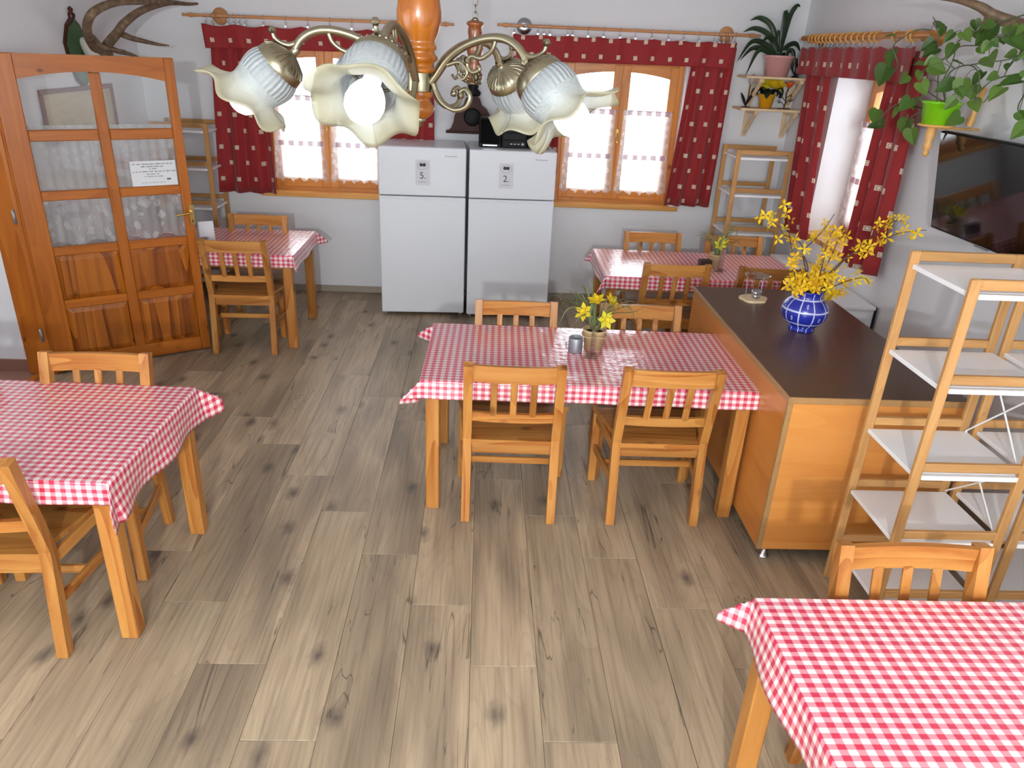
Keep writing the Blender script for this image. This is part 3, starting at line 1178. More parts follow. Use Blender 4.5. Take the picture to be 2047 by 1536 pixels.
# leaf local: x from hinge to lock, y away from the room (back), front face at y=0
dpart('stile', MB().cbox(0, .165, 0, LT, .012, LZ, .005), 'doorZ')
dpart('stile', MB().cbox(1.0, LW, 0, LT, .012, LZ, .005), 'doorZ')
dpart('middle_stile', MB().cbox(.552, .618, 0, LT, .11, 1.95, .005), 'doorZ')
dpart('rail', MB().cbox(.165, 1.0, 0.001, LT, .012, .115, .005), 'doorX')
dpart('rail', MB().cbox(.165, .552, 0.001, LT, .455, .515, .005), 'doorX')
dpart('rail', MB().cbox(.618, 1.0, 0.001, LT, .455, .515, .005), 'doorX')
for a, b in ((.165, .552), (.618, 1.0)):
    dpart('rail', MB().cbox(a, b, 0.001, LT, .82, .878, .005), 'doorX')
    dpart('rail', MB().cbox(a, b, 0.001, LT, 1.178, 1.238, .005), 'doorX')
    dpart('rail', MB().cbox(a, b, 0.001, LT, 1.545, 1.612, .005), 'doorX')
    # raised and fielded panels, glazing
    for z0, z1 in ((.115, .455), (.515, .82)):
        pb = MB()
        yi, yo = .018, .004
        e = .035
        o_ = [(a, yi, z0), (b, yi, z0), (b, yi, z1), (a, yi, z1)]
        i_ = [(a + e, yo, z0 + e), (b - e, yo, z0 + e), (b - e, yo, z1 - e), (a + e, yo, z1 - e)]
        pb.poly(o_ + i_, [(4, 5, 6, 7), (0, 1, 5, 4), (1, 2, 6, 5), (2, 3, 7, 6), (3, 0, 4, 7)])
        pb.box(a, b, yi, .03, z0, z1)
        dpart('panel', pb, 'panelZ')
    for z0, z1 in ((.878, 1.178), (1.238, 1.545), (1.612, 1.96)):
        dpart('pane', MB().box(a, b, .018, .022, z0, z1), 'doorpane')
# arched head rail
hp = []
for q in range(17):
    xx = .165 + .835 * q / 16
    t = (xx - .5825) / .42
    hp.append((xx, .001, 1.955 - .05 * t * t))
hp += [(1.0, .001, LZ), (.165, .001, LZ)]
dpart('arched_rail', MB().prism(hp, (0, LT - .001, 0)), 'doorX')
ep = dpart('handle_plate', MB().cbox(1.032, 1.066, -.008, 0, .955, 1.10, .003), 'gold')
kb = MB().tube([(1.049, -.008, 1.05), (1.049, -.045, 1.05)], .009, 10)
kb.tube([(1.049, -.045, 1.05), (1.0, -.05, 1.046), (.94, -.046, 1.04)], [.009, .008, .007], 10)
part('lever', kb, 'gold', leaf)
part('keyhole', MB().cbox(1.045, 1.053, -.0095, -.006, .975, .995, .002), 'ink', leaf)
for z in (.25, 1.05, 1.85):
    part('hinge', MB().lathe([(.001, 0), (.009, 0), (.009, .09), (.001, .09)], (-.006, -.004, z), 10), 'greymetal', leaf)
# curtain hung on the far face
def door_curtain(name, z1, z0, mat, seed, zig):
    mb = MB()
    nx, nz = 90, 8
    pts, uvs = [], []
    for j in range(nz + 1):
        for i in range(nx + 1):
            u, t = i / nx, j / nz
            y = .062 + .006 * math.sin(u * 2 * PI * 15) + .003 * math.sin(u * 37 + seed)
            zb = z0 + zig * abs(math.sin(u * PI * 4 + .5))
            pts.append((.14 + .88 * u, y, z1 + (zb - z1) * t))
            uvs.append((u * 1.3, t * (z1 - z0)))
    fs = [(j * (nx + 1) + i, j * (nx + 1) + i + 1, (j + 1) * (nx + 1) + i + 1, (j + 1) * (nx + 1) + i) for j in range(nz) for i in range(nx)]
    return part(name, mb.poly(pts, fs, True, uvs), mat, leaf)


door_curtain('sheer_curtain', 1.635, 1.19, 'sheer', 1, 0)
door_curtain('lace_border', 1.19, .845, 'doorlace', 2, .055)
# frame lining
part('jamb', MB().cbox(-.155, .03, .012, .07, 0, DZ, .004), 'doorZ', dr)
part('jamb', MB().cbox(-.155, .03, -1.01, -.95, 0, DZ, .004), 'doorZ', dr)
part('casing', MB().cbox(.02, .035, .012, .09, 0, DZ + .06, .004), 'doorZ', dr)
part('casing', MB().cbox(.02, .035, -1.09, -1.0, 0, DZ + .06, .004), 'doorZ', dr)
part('head_casing', MB().cbox(-.155, .035, -1.01, .07, DZ - .02, DZ + .06, .004), 'doorY', dr)
part('threshold', MB().cbox(-.11, -.06, -.95, .012, -.002, .006, .002), 'doorY', dr)

# notice on the door glass
ca, sa = math.cos(da), math.sin(da)
sg = thing('paper_notice', 'white printed paper notice taped on a pane of the glazed door', 'notice', dr.location[:], da)
part('sheet', MB().box(.704, .99, .0145, .016, 1.24, 1.405), 'paper', sg)
rs = random.Random(3)
for z, a, b, hh in ((1.385, .72, .97, .009), (1.368, .77, .92, .009), (1.353, .82, .87, .007), (1.336, .715, .985, .009), (1.319, .80, .89, .009), (1.303, .785, .91, .007), (1.262, .76, .91, .003)):
    mb = MB()
    x = a
    while x < b - .008:
        l_ = min(.008 + rs.random() * .03, b - x)
        xx = x
        while xx < x + l_ - .001:       # letters
            hz = hh * (.55 + .45 * rs.random())
            mb.box(xx, xx + .0022, .0138, .0146, z - hh / 2, z - hh / 2 + hz)
            mb.box(xx, xx + .0042, .0138, .0146, z - hh / 2 + hz * .45, z - hh / 2 + hz * .45 + .0016)
            xx += .0052
        x += l_ + .008
    part('text_line', mb, 'ink', sg)
lg = MB().lathe([(.0005, 0), (.006, 0), (.006, .0006), (.0005, .0006)], (.930, .0146, 1.282), 12, (0, -1, 0))
lg.lathe([(.0005, 0), (.006, 0), (.006, .0006), (.0005, .0006)], (.943, .0146, 1.282), 12, (0, -1, 0))
part('emblem', lg, 'ink', sg)


# ------------------------------------------------------------------ furniture kinds
CH_REAR, CH_FRONT, CH_D = .475, .555, .47


def make_chair():
    o = thing('dining_chair', '', 'chair')
    hw = CH_REAR / 2
    T = .042
    kz = .44
    for s in (-1, 1):
        x = s * (hw - T / 2)
        path = [(x, .021, 0), (x, .072, kz - .03), (x, .074, kz + .02), (x, -.022, .88)]
        part('rear_leg', MB().strip(path, T, .045, (1, 0, 0)), 'pineZ', o)
        xf = s * (CH_FRONT / 2 - T / 2)
        part('front_leg', MB().bar((xf, CH_D - .021, 0), (xf, CH_D - .021, .425), T, T), 'pineZ', o)

    def curved(zc, hgt, y0, bow, th):
        # rail bowed backwards between the posts
        p = []
        for i in range(9):
            u = -1 + i / 4
            p.append((u * (hw - T), y0 - bow * (1 - u * u), zc))
        return MB().strip(p, hgt, th, (0, 0, 1))

    def yb(z):
        return .074 + (-.022 - .074) * (z - (kz + .02)) / (.88 - kz - .02)
    part('top_rail', curved(.835, .082, yb(.835), .014, .021), 'pineX', o)
    part('lower_rail', curved(.585, .045, yb(.585), .014, .021), 'pineX', o)
    for k in (-1, 0, 1):
        xx = k * .094
        part('back_slat', MB().bar((xx, yb(.60) - .012, .595), (xx, yb(.80) - .012, .80), .032, .013), 'pineZ', o)
    # seat: boards glued across, wider in front
    seat = MB()
    pts = [(-hw + T, .05, .428), (hw - T, .05, .428), (hw - T, .10, .428), (CH_FRONT / 2 + .006, CH_D + .012, .428), (-CH_FRONT / 2 - .006, CH_D + .012, .428), (-hw + T, .10, .428)]
    seat.prism(pts, (0, 0, .024))
    part('seat', seat, 'pineX', o)
    part('seat_rail', MB().bar((-hw + T, .068, .40), (hw - T, .068, .40), .055, .02, (0, 0, 1)), 'pineX', o)
    part('seat_rail', MB().bar((-CH_FRONT / 2 + T, CH_D - .021, .40), (CH_FRONT / 2 - T, CH_D - .021, .40), .05, .02, (0, 0, 1)), 'pineX', o)
    for s in (-1, 1):
        part('side_rail', MB().bar((s * (hw - T / 2), .09, .40), (s * (CH_FRONT / 2 - T / 2), CH_D - .04, .40), .05, .02, (0, 0, 1)), 'pineY', o)
        part('stretcher', MB().bar((s * (hw - T / 2), .065, .225), (s * (CH_FRONT / 2 - T / 2), CH_D - .035, .215), .042, .018, (0, 0, 1)), 'pineY', o)
    part('stretcher', MB().bar((-.235, .26, .222), (.235, .26, .222), .036, .018, (0, 0, 1)), 'pineX', o)
    return o


GR = 'pine chairs around the tables'
chairs = [
    # x, y of the rear feet, heading (0 = faces the far wall), label
    (.172, 3.135, -.02, 'pine slat chair on near side of middle table, the one farther from the counter'),
    (.912, 3.135, .0, 'pine slat chair on near side of middle table, the one beside the counter'),
    (.212, 4.06, PI, 'pine chair behind the middle table, standing before the fridge marked 2'),
    (.938, 4.065, PI, 'pine chair behind the middle table, next to the counter'),
    (-1.715, 3.11, PI + .03, 'pine chair between the glazed door and the table nearest that door, back fully visible'),
    (-2.395, 3.09, PI, 'pine chair by the doorway of which only one back post shows'),
    (-1.77, 2.185, .03, 'pine chair at near edge of the doorway table, its back toward the viewer'),
    (-1.765, 5.265, .03, 'pine chair beside the free edge of the glazed door, tucked under the door-corner table'),
    (-1.83, 6.115, PI, 'pine chair under the window by the door, behind the door-corner table'),
    (1.41, 6.015, PI, 'pine chair at back wall below the window, behind the corner table'),
    (2.085, 5.985, PI, 'pine chair in front of the corner bamboo rack, behind the corner table'),
    (1.38, 5.045, 0, 'pine chair between the counter end and the corner table, nearer the fridges'),
    (2.055, 5.03, 0, 'pine chair between the counter and corner table, behind the blue vase'),
    (1.343, 1.79, PI, 'orange-toned pine chair between the bamboo racks and the closest table'),
]
proto = make_chair()
for i, (x, y, a, lab) in enumerate(chairs):
    c = proto if i == 0 else copy_tree(proto)
    c.location = (x, y, 0)
    c.rotation_euler = (0, 0, a)
    tag(c, lab, 'chair', GR)


def make_table(W, D, label):
    o = thing('dining_table', label, 'table', group='pine tables')
    w2, d2, T = W / 2, D / 2, .068
    ins = .02
    part('tabletop', MB().cbox(-w2, w2, -d2, d2, .715, .74, .004), 'pineX', o)
    for sx in (-1, 1):
        for sy in (-1, 1):
            cx, cy = sx * (w2 - ins - T / 2), sy * (d2 - ins - T / 2)
            part('leg', MB().cbox(cx - T / 2, cx + T / 2, cy - T / 2, cy + T / 2, 0, .715, .005), 'pineZ', o)
    for s in (-1, 1):
        yy = s * (d2 - ins - T / 2)
        part('apron', MB().cbox(-w2 + ins + T, w2 - ins - T, yy - .011, yy + .011, .625, .715), 'pineX', o)
        xx = s * (w2 - ins - T / 2)
        part('apron', MB().cbox(xx - .011, xx + .011, -d2 + ins + T, d2 - ins - T, .625, .715), 'pineY', o)
    return o


def make_cloth(W, D, hx, hy, label, corners, seed, per=(.0363, .030)):
    """oilcloth over a W x D top hanging by h; corners = stick-out factor per corner (+x+y, -x+y, -x-y, +x-y)"""
    w2, d2 = W / 2 + .003, D / 2 + .003
    rs = random.Random(seed)
    top = .7425
    h = hy
    def axis_pts(half, h):
        inner = [-half + 2 * half * i / 24 for i in range(25)]
        lo = [-half - h * i / 8 for i in range(8, 0, -1)]
        hi = [half + h * i / 8 for i in range(1, 9)]
        return lo + inner + hi
    us, vs = axis_pts(w2, hx), axis_pts(d2, hy)
    out = .10
    slip = {k: rs.random() * 6 for k in range(4)}
    def pos(u, v):
        a = max(abs(u) - w2, 0)
        b = max(abs(v) - d2, 0)
        sx, sy = (1 if u > 0 else -1), (1 if v > 0 else -1)
        cu, cv = max(-w2, min(w2, u)), max(-d2, min(d2, v))
        if a == 0 and b == 0:
            return Vector((u, v, top))
        k = {(1, 1): 0, (-1, 1): 1, (-1, -1): 2, (1, -1): 3}[(sx, sy)]
        if b == 0 or a == 0:
            r = a + b
            t = cv if b == 0 else cu
            L = d2 if b == 0 else w2
            wav = .006 * math.sin(t * 14 + slip[0]) * (r / h)
            o_ = out + wav / h + .05 * math.sin(t * 5 + slip[1])
            dd = Vector((sx * o_, 0, -1)) if b == 0 else Vector((0, sy * o_, -1))
            dd.normalize()
            return Vector((cu, cv, top)) + dd * r
        rho = math.hypot(a, b)
        ph = math.atan2(b, a)
        e = math.sin(2 * ph)
        st, bias = corners[k]
        d0 = Vector((sx * out, 0, -1)).normalized()
        d9 = Vector((0, sy * out, -1)).normalized()
        q = .5 + bias
        dm = Vector((sx * (1 - q) * 2, sy * q * 2, 0)) * (.53 * st)
        dm.z = -math.sqrt(max(.05, 1 - min(.95, dm.length_squared)))
        f = ph / (PI / 2)
        if f < .5:
            dd = d0.lerp(dm, f * 2)
        else:
            dd = dm.lerp(d9, f * 2 - 1)
        dd.normalize()
        return Vector((cu, cv, top)) + dd * rho
    pts, uvs = [], []
    for v in vs:
        for u in us:
            pts.append(pos(u, v))
            uvs.append(((u + .011) * .0505 / per[0], (v + .02) * .0505 / per[1]))
    nx = len(us)
    fs = []
    for j in range(len(vs) - 1):
        for i in range(nx - 1):
            k = j * nx + i
            fs.append((k, k + 1, k + nx + 1, k + nx))
    o = part('tablecloth', MB().poly(pts, fs, True, uvs), 'gingham')
    # crisp table edge
    me = o.data
    for p in me.polygons:
        c = p.center
        p.use_smooth = not (abs(c.x) < w2 and abs(c.y) < d2)
    md = o.modifiers.new('thickness', 'SOLIDIFY')
    md.thickness = .0015
    md.offset = 1
    tag(o, label, 'tablecloth', 'red gingham tablecloths')
    return o


GT = [
    # x, y, rot, W, D, label table, label cloth, corners
    (.555, 3.618, -.021, 1.638, .80, 'pine table in the middle of the room beside the counter', 'glossy red gingham cloth on the middle table, under grey cup and daffodils',
     [(.5, 0), (1.0, -.2), (1.0, -.15), (.35, 0)]),
    (-2.085, 2.698, -.026, 1.60, .80, 'pine table nearest the doorway, cut by the picture edge', 'red gingham cloth on the bare table by the doorway',
     [(1.1, .0), (.8, 0), (.8, 0), (.8, .22)]),
    (1.661, 1.31, -.004, 1.638, .80, 'pine table closest to the viewer, in front of the bamboo racks', 'brightly lit red gingham cloth closest to the viewer',
     [(.9, 0), (.92, -.12), (.9, 0), (.9, 0)]),
    (-2.10, 5.80, 0, 1.42, .80, 'pine table in the corner behind the glazed door', 'red gingham cloth on the table behind the glazed door',
     [(1.0, -.1), (.8, 0), (.8, 0), (.4, 0)]),
    (1.645, 5.54, -.021, 1.47, .80, 'pine table in the far corner behind the counter', 'red gingham cloth with window glare, on the far corner table',
     [(.8, 0), (.8, 0), (.6, -.2), (.7, 0)]),
]
for i, (x, y, a, W, D, l1, l2, cn) in enumerate(GT):
    t = make_table(W, D, l1)
    t.location = (x, y, 0)
    t.rotation_euler = (0, 0, a)
    c = make_cloth(W, D, (.12, .165, .13, .11, .11)[i], .092, l2, cn, i, (.043, .0307) if i == 2 else (.0363, .030))
    c.location = (x, y, 0)
    c.rotation_euler = (0, 0, a)

# ------------------------------------------------------------------ counter
ct = thing('counter', 'orange beech counter with dark brown top and small metal feet', 'counter', (1.365, 2.877, 0))
CWX, CWY, CT = .80, 1.64, .87
part('end_panel', MB().cbox(.02, CWX, 0, .02, .06, CT - .03, .002), 'beechX', ct)
part('side_panel', MB().cbox(0, .02, .018, CWY, .06, CT - .03, .002), 'beechY', ct)
part('side_panel', MB().cbox(CWX - .018, CWX, .02, CWY, .06, CT - .03, .002), 'beechY', ct)
part('back_panel', MB().cbox(.02, CWX - .018, CWY - .018, CWY, .06, CT - .03, .002), 'beechX', ct)
part('corner_edging', MB().cbox(-.002, .022, -.002, .018, .06, CT - .03, .002), 'edging', ct)
part('worktop', MB().cbox(.004, CWX + .02, .004, CWY + .02, CT - .03, CT, .002), 'counter', ct)
part('edge_strip', MB().cbox(-.004, .003, -.004, CWY + .02, CT - .031, CT - .0005, .002), 'edging', ct)
part('edge_strip', MB().cbox(.003, CWX + .02, -.004, .003, CT - .031, CT - .0005, .002), 'edging', ct)
for fx in (.05, CWX - .06):
    for fy in (.03, CWY - .06):
        part('foot', MB().lathe([(.001, 0), (.026, 0), (.026, .006), (.013, .016), (.011, .06), (.001, .06)], (fx, fy, 0), 16), 'silver', ct)

# ------------------------------------------------------------------ fridges
def make_fridge(num, loc, label):
    o = thing('fridge', label, 'fridge', loc, .047, 'white fridge-freezers')
    W, Dp, H = .722, .60, 1.444
    part('body', MB().cbox(.004, W - .004, .055, Dp, .025, H - .008, .008), 'white', o)
    part('seal', MB().box(.012, W - .012, .045, .056, .03, H - .012), 'darkgap', o)
    lo = part('door', MB().cbox(0, W, 0, .046, .028, 1.046, .007), 'white', o)
    part('door_grip', MB().cbox(.02, W - .02, -.003, .004, 1.022, 1.04, .002), 'silver' if 0 else 'white', lo)
    up = part('freezer_door', MB().cbox(0, W, 0, .046, 1.054, H, .007), 'white', o)
    part('top_cover', MB().cbox(.004, W - .004, .05, Dp, H - .009, H, .003), 'white', o)
    for fx in (.03, W - .03):
        part('foot', MB().lathe([(.001, 0), (.018, 0), (.015, .03), (.001, .03)], (fx, .04, 0), 12), 'greymetal', o)
        part('foot', MB().lathe([(.001, 0), (.018, 0), (.015, .03), (.001, .03)], (fx, Dp - .05, 0), 12), 'greymetal', o)
    # brand mark: a small grey word
    mb = MB()
    for k in range(9):
        x = W - .175 + k * .0115
        mb.box(x, x + .003, -.0008, .0005, 1.375, 1.375 + (.013 if k == 0 else .008))
        mb.box(x, x + .0075, -.0008, .0005, 1.375 + (.009 if k == 0 else .0), 1.377 + (.009 if k == 0 else .0))
        mb.box(x + .005, x + .0075, -.0008, .0005, 1.375, 1.383)
    part('brand_mark', mb, 'inkgrey', up)
    # numbered sticker
    nt_ = thing('number_sticker', 'paper sticker with two dark discs and ' + ('a five on the fridge nearer the door' if num == '5.' else 'a two on the fridge under the stereo'), 'sticker', loc, .047, 'number stickers on the fridges')
    cx = W * .505 - .0 if num == '5.' else W * .425
    part('sheet', MB().box(cx - .06, cx + .06, -.0022, -.0006, 1.14, 1.345), 'sticker', nt_)
    e = MB()
    for dx in (-.013, .012):
        e.lathe([(.0004, 0), (.0145, 0), (.0145, .0006), (.0004, .0006)], (cx + dx, -.0022, 1.305), 16, (0, -1, 0))
    part('emblem', e, 'ink', nt_)
    rg = MB().tube([(cx + math.cos(a) * .045, -.0023, 1.300 + math.sin(a) * .032) for a in [2 * PI * k / 24 for k in range(24)]], .0012, 4, closed=True)
    part('emblem_ring', rg, 'inkgrey', nt_)
    tx = bpy.data.curves.new('numeral', 'FONT')
    tx.body = num
    tx.size = .075
    tx.extrude = .0004
    tx.align_x = 'CENTER'
    to = bpy.data.objects.new('numeral', tx)
    col.objects.link(to)
    bpy.context.view_layer.update()
    me = bpy.data.meshes.new_from_object(to)
    bpy.data.objects.remove(to)
    me.materials.clear()
    me.materials.append(M['ink'])
    me.transform(Matrix.Translation((cx, -.0028, 1.195)) @ Matrix.Rotation(PI / 2, 4, 'X'))
    link('numeral', me, nt_)
    c = MB()
    for k in range(8):
        c.box(cx - .034 + k * .0085, cx - .029 + k * .0085, -.003, -.002, 1.165, 1.171)
    part('caption', c, 'inkgrey', nt_)
    return o


make_fridge('5.', (-.865, 6.279, 0), 'white fridge-freezer with a number 5 sticker, nearer the door')
make_fridge('2.', (-.118, 6.279, 0), 'white fridge-freezer with a number 2 sticker, under the black stereo')

# stereo on the second fridge
st = thing('stereo', 'black mini stereo with two speakers on top of the fridge marked 2', 'stereo', (-.045, 6.47, 1.444), .03)
for a, b in ((0, .185), (.405, .585)):
    s_ = part('speaker', MB().cbox(a, b, 0, .2, 0, .235, .006), 'dark', st)
    part('speaker_grille', MB().cbox(a + .01, b - .01, -.006, .001, .03, .225, .004), 'grille', s_)
    part('speaker_trim', MB().cbox(a + .03, b - .03, -.009, -.001, .01, .026, .004), 'silver', s_)
unit = part('main_unit', MB().cbox(.19, .40, -.005, .22, 0, .25, .005), 'dark', st)
for k in range(4):
    part('deck_panel', MB().cbox(.198, .392, -.011, -.003, .012 + k * .058, .064 + k * .058, .004), 'dark', unit)
for k in range(3):
    part('button', MB().cbox(.26 + k * .03, .28 + k * .03, -.014, -.008, .03, .04, .002), 'greymetal', unit)
part('volume_knob', MB().lathe([(.001, 0), (.014, 0), (.013, .012), (.001, .013)], (.365, -.009, .035), 16, (0, -1, 0)), 'silver', unit)
part('display', MB().cbox(.215, .30, -.0125, -.009, .205, .228, .002), 'greymetal', unit)

# dark wall piece above the fridges
pl = thing('wall_ornament', 'dark red-brown bell-shaped carved wooden piece on the wall above the fridges', 'wall ornament', (-.11, YB, 0))
out = [(-.22, 1.525), (-.19, 1.545), (-.165, 1.60), (-.155, 1.66), (-.12, 1.72), (-.08, 1.745), (-.06, 1.80), (-.02, 1.83), (.02, 1.83), (.06, 1.80), (.08, 1.745), (.12, 1.72), (.155, 1.66), (.165, 1.60), (.19, 1.545), (.22, 1.525)]
part('body', MB().prism([(x, -.001, z) for x, z in out], (0, -.09, 0)), 'plaque', pl)
part('foot_moulding', MB().cbox(-.23, .23, -.105, -.001, 1.51, 1.53, .006), 'plaque', pl)
part('disc', MB().lathe([(.001, 0), (.07, 0), (.075, .01), (.06, .018), (.001, .018)], (0, -.09, 1.65), 24, (0, -1, 0)), 'iron', pl)
part('crest', MB().lathe([(.001, 0), (.06, .0), (.07, .03), (.04, .06), (.05, .08), (.02, .11), (.001, .115)], (0, -.05, 1.82), 16), 'iron', pl)

# ------------------------------------------------------------------ bamboo racks
def make_rack(label, rails, shelf, W, D, H, group='bamboo ladder racks'):
    """two bamboo frames joined by white shelf boards (local: x across, y depth, origin at the near foot)"""
    o = thing('ladder_rack', label, 'rack', group=group)
    T = .038
    for y in (0, D):
        for x in (0, W - T):
            part('post', MB().cbox(x, x + T, y - .011, y + .011, 0, H, .004), 'bambooZ', o)
        part('rail', MB().cbox(T, W - T, y - .010, y + .010, H - T, H, .003), 'bambooX', o)
        for z in rails:
            part('rail', MB().cbox(T, W - T, y - .010, y + .010, z - .018, z + .018, .003), 'bambooX', o)
    for z in shelf:
        part('shelf_board', MB().cbox(.012, W - .012, .012, D - .012, z - .018, z, .002), 'whiteside', o)
        part('shelf_edge', MB().cbox(T, W - T, -.012, .011, z - .02, z - .001, .002), 'whiteside', o)
    return o


RZ = [1.19, .828, .52, .225]
SZ = [1.512, 1.158, .795, .488, .19]


def crossers(o, W, D):
    """white wire X braces on the far side"""
    xs = W - .02
    for z0, z1 in ((.50, .80), (.80, 1.15)):
        part('wire_brace', MB().tube([(xs, .02, z0), (xs, D - .02, z1)], .004, 6), 'wire', o)
        part('wire_brace', MB().tube([(xs, D - .02, z0), (xs, .02, z1)], .004, 6), 'wire', o)


r1 = make_rack('bamboo rack with white shelves standing against the counter end panel', RZ, SZ, .455, .385, 1.562)
r1.location = (1.655, 2.37, 0)
crossers(r1, .455, .385)
r2 = make_rack('second bamboo rack with white shelves, between the first rack and the side wall', RZ, SZ, .455, .385, 1.562)
r2.location = (2.135, 2.37, 0)
crossers(r2, .455, .385)
r3 = make_rack('bamboo rack in the far corner below the wooden wall shelf', [1.20, .875, .52, .225], [1.47, 1.165, .835, .488, .19], .475, .385, 1.53)
r3.location = (2.095, 6.32, 0)
r4 = make_rack('bamboo rack half hidden behind the open glazed door', [1.20, .875, .52, .225], [1.47, 1.165, .835, .488, .19], .475, .32, 1.53)
r4.location = (-2.775, 6.545, 0)

# low white cabinet by the side wall
lc = thing('low_cabinet', 'low white cabinet along the side wall behind the counter and flowers', 'cabinet', (2.47, 4.72, 0))
part('carcass', MB().cbox(0, .22, 0, 1.4, .03, .69, .004), 'white', lc)
part('top_board', MB().cbox(-.012, .225, -.012, 1.41, .69, .712, .004), 'whiteside', lc)
for k in range(3):
    d_ = part('door', MB().cbox(-.016, -.001, .01 + k * .465, .455 + k * .465, .05, .675, .004), 'white', lc)
    part('handle', MB().tube([(-.03, .4 + k * .465, .5), (-.03, .4 + k * .465, .6)], .005, 6), 'iron', d_)
part('end_trim', MB().cbox(.222, .228, -.016, .004, .03, .714, .002), 'dark', lc)

# ------------------------------------------------------------------ television
tv = thing('television', 'large black wall-mounted television reflecting the room', 'television', (2.625, 3.30, 1.36))
part('casing', MB().cbox(0, .035, 0, .95, 0, .542, .006), 'dark', tv)
part('screen', MB().box(-.0015, .001, .008, .942, .014, .534), 'screen', tv)
part('lower_trim', MB().cbox(-.004, .004, .40, .52, -.006, .006, .002), 'greymetal', tv)
part('wall_mount', MB().cbox(.03, .09, .33, .62, .12, .26, .004), 'dark', tv)

tv.rotation_euler = (0, math.radians(-10), 0)

# ------------------------------------------------------------------ wall shelf in the corner
ws = thing('wall_shelf', 'raw spruce two-tier wall shelf in the far corner holding plant pots', 'shelf', (2.18, YB, 0))
SW, SD = .525, .27
for z, wz in ((2.09, SW), (1.835, SW)):
    part('shelf_board', MB().cbox(0, wz, -SD, 0, z - .02, z, .003), 'rawX', ws)
for z in (2.07, 1.815):
    for bx in (.12, SW - .06):
        part('bracket_plate', MB().cbox(bx, bx + .04, -.02, 0, z - .23, z, .003), 'rawZ', ws)
        part('bracket_arm', MB().cbox(bx, bx + .04, -SD + .01, -.02, z - .03, z, .003), 'rawY', ws)
        part('bracket_brace', MB().bar((bx + .02, -.02, z - .2), (bx + .02, -SD + .04, z - .03), .03, .022), 'rawY', ws)


def pot_mesh(r0, r1, h, lip=.006, wall_=.006, n=28):
    return MB().lathe([(.001, 0), (r0, 0), (r0 + (r1 - r0) * .9, h * .88), (r1 + lip, h * .9), (r1 + lip, h), (r1 - wall_, h), (r1 - wall_ - .002, h * .82), (.001, h * .8)], (0, 0, 0), n)


def blade(path, wid, tip=.15, up=(0, 0, 1), fold=.25, mat=None):
    """long leaf along a path: two strips with a centre fold"""
    P = smooth_path(path, 5)
    n = len(P)
    pts = []
    for i, p in enumerate(P):
        t = i / (n - 1)
        d = (P[min(i + 1, n - 1)] - P[max(i - 1, 0)]).normalized()
        s = d.cross(Vector(up))
        if s.length < 1e-3:
            s = Vector((1, 0, 0))
        s.normalize()
        o = s.cross(d)
        w_ = wid * min(1, .45 + 2.2 * t) * (1 - max(0, (t - .55) / .45) ** 1.6 * (1 - tip * .2))
        w_ = max(w_, .0008)
        pts += [p - s * w_ / 2 + o * w_ * fold, p, p + s * w_ / 2 + o * w_ * fold]
    fs = []
    for i in range(n - 1):
        a = i * 3
        fs += [(a, a + 1, a + 4, a + 3), (a + 1, a + 2, a + 5, a + 4)]
    return MB().poly(pts, fs, True)


# pink pot with strap leaves
pk = thing('potted_plant', 'dark strap-leaved plant in a pink pot on the top wall shelf', 'plant', (2.47, YB - .145, 2.09))
part('pot', pot_mesh(.092, .122, .165), 'pink', pk)
part('soil', MB().lathe([(.001, 0), (.112, 0), (.1, .004), (.001, .006)], (0, 0, .14), 20), 'soil', pk)
for (a, l, hgt, drop) in ((2.9, .30, .30, -.02), (3.1, .34, .22, -.03), (3.25, .36, .12, -.16), (3.0, .33, .07, -.10), (3.4, .28, .05, -.2), (1.5, .08, .36, .0), (.5, .13, .40, .0), (.9, .06, .33, 0.0), (.1, .18, .12, -.06), (-.3, .16, .06, -.12), (-.9, .12, .04, -.10), (-1.6, .10, .05, -.07), (2.2, .1, .2, -.02), (3.6, .2, .16, -.05)):
    ca_, sa_ = math.cos(a), math.sin(a) * .35
    p = [(0, 0, .13), (ca_ * l * .3, sa_ * l * .3, .14 + hgt * .75), (ca_ * l * .7, sa_ * l * .7, .14 + hgt), (ca_ * l, sa_ * l, .14 + hgt + drop)]
    part('leaf', blade(p, .042, up=(0, 1, .3)), 'strap', pk)
# black wire ornament beside it
bo = thing('wire_ornament', 'black looped wire ornament beside the pink pot', 'ornament', (2.645, YB - .13, 2.09))
mb = MB()
part('base', MB().lathe([(.001, 0), (.03, 0), (.028, .012), (.001, .014)], (0, 0, 0), 16), 'iron', bo)
for k in range(6):
    a = k * 1.05
    lp = [(0, 0, .012), (math.cos(a) * .045, math.sin(a) * .03, .04 + .012 * k), (math.cos(a) * .035, math.sin(a) * .02, .10 + .012 * k), (0, 0, .08)]
    part('loop', MB().tube(smooth_path(lp, 5), .005, 6), 'iron', bo)
# yellow pot
yp = thing('potted_plant', 'yellow pot with yellow flowers and dark leaves on the lower wall shelf', 'plant', (2.44, YB - .10, 1.835))
part('pot', pot_mesh(.052, .074, .112), 'yellowpot', yp)
part('soil', MB().lathe([(.001, 0), (.06, 0), (.05, .004), (.001, .006)], (0, 0, .088), 16), 'soil', yp)
for k in range(9):
    a = 2 * PI * k / 9 + .3
    p = [(0, 0, .09), (math.cos(a) * .06, math.sin(a) * .05, .135), (math.cos(a) * .115, math.sin(a) * .075, .115 + .02 * (k % 3)), (math.cos(a) * .135, math.sin(a) * .085, .075 + .02 * (k % 2))]
    part('leaf', blade(p, .065), 'darkleaf', yp)


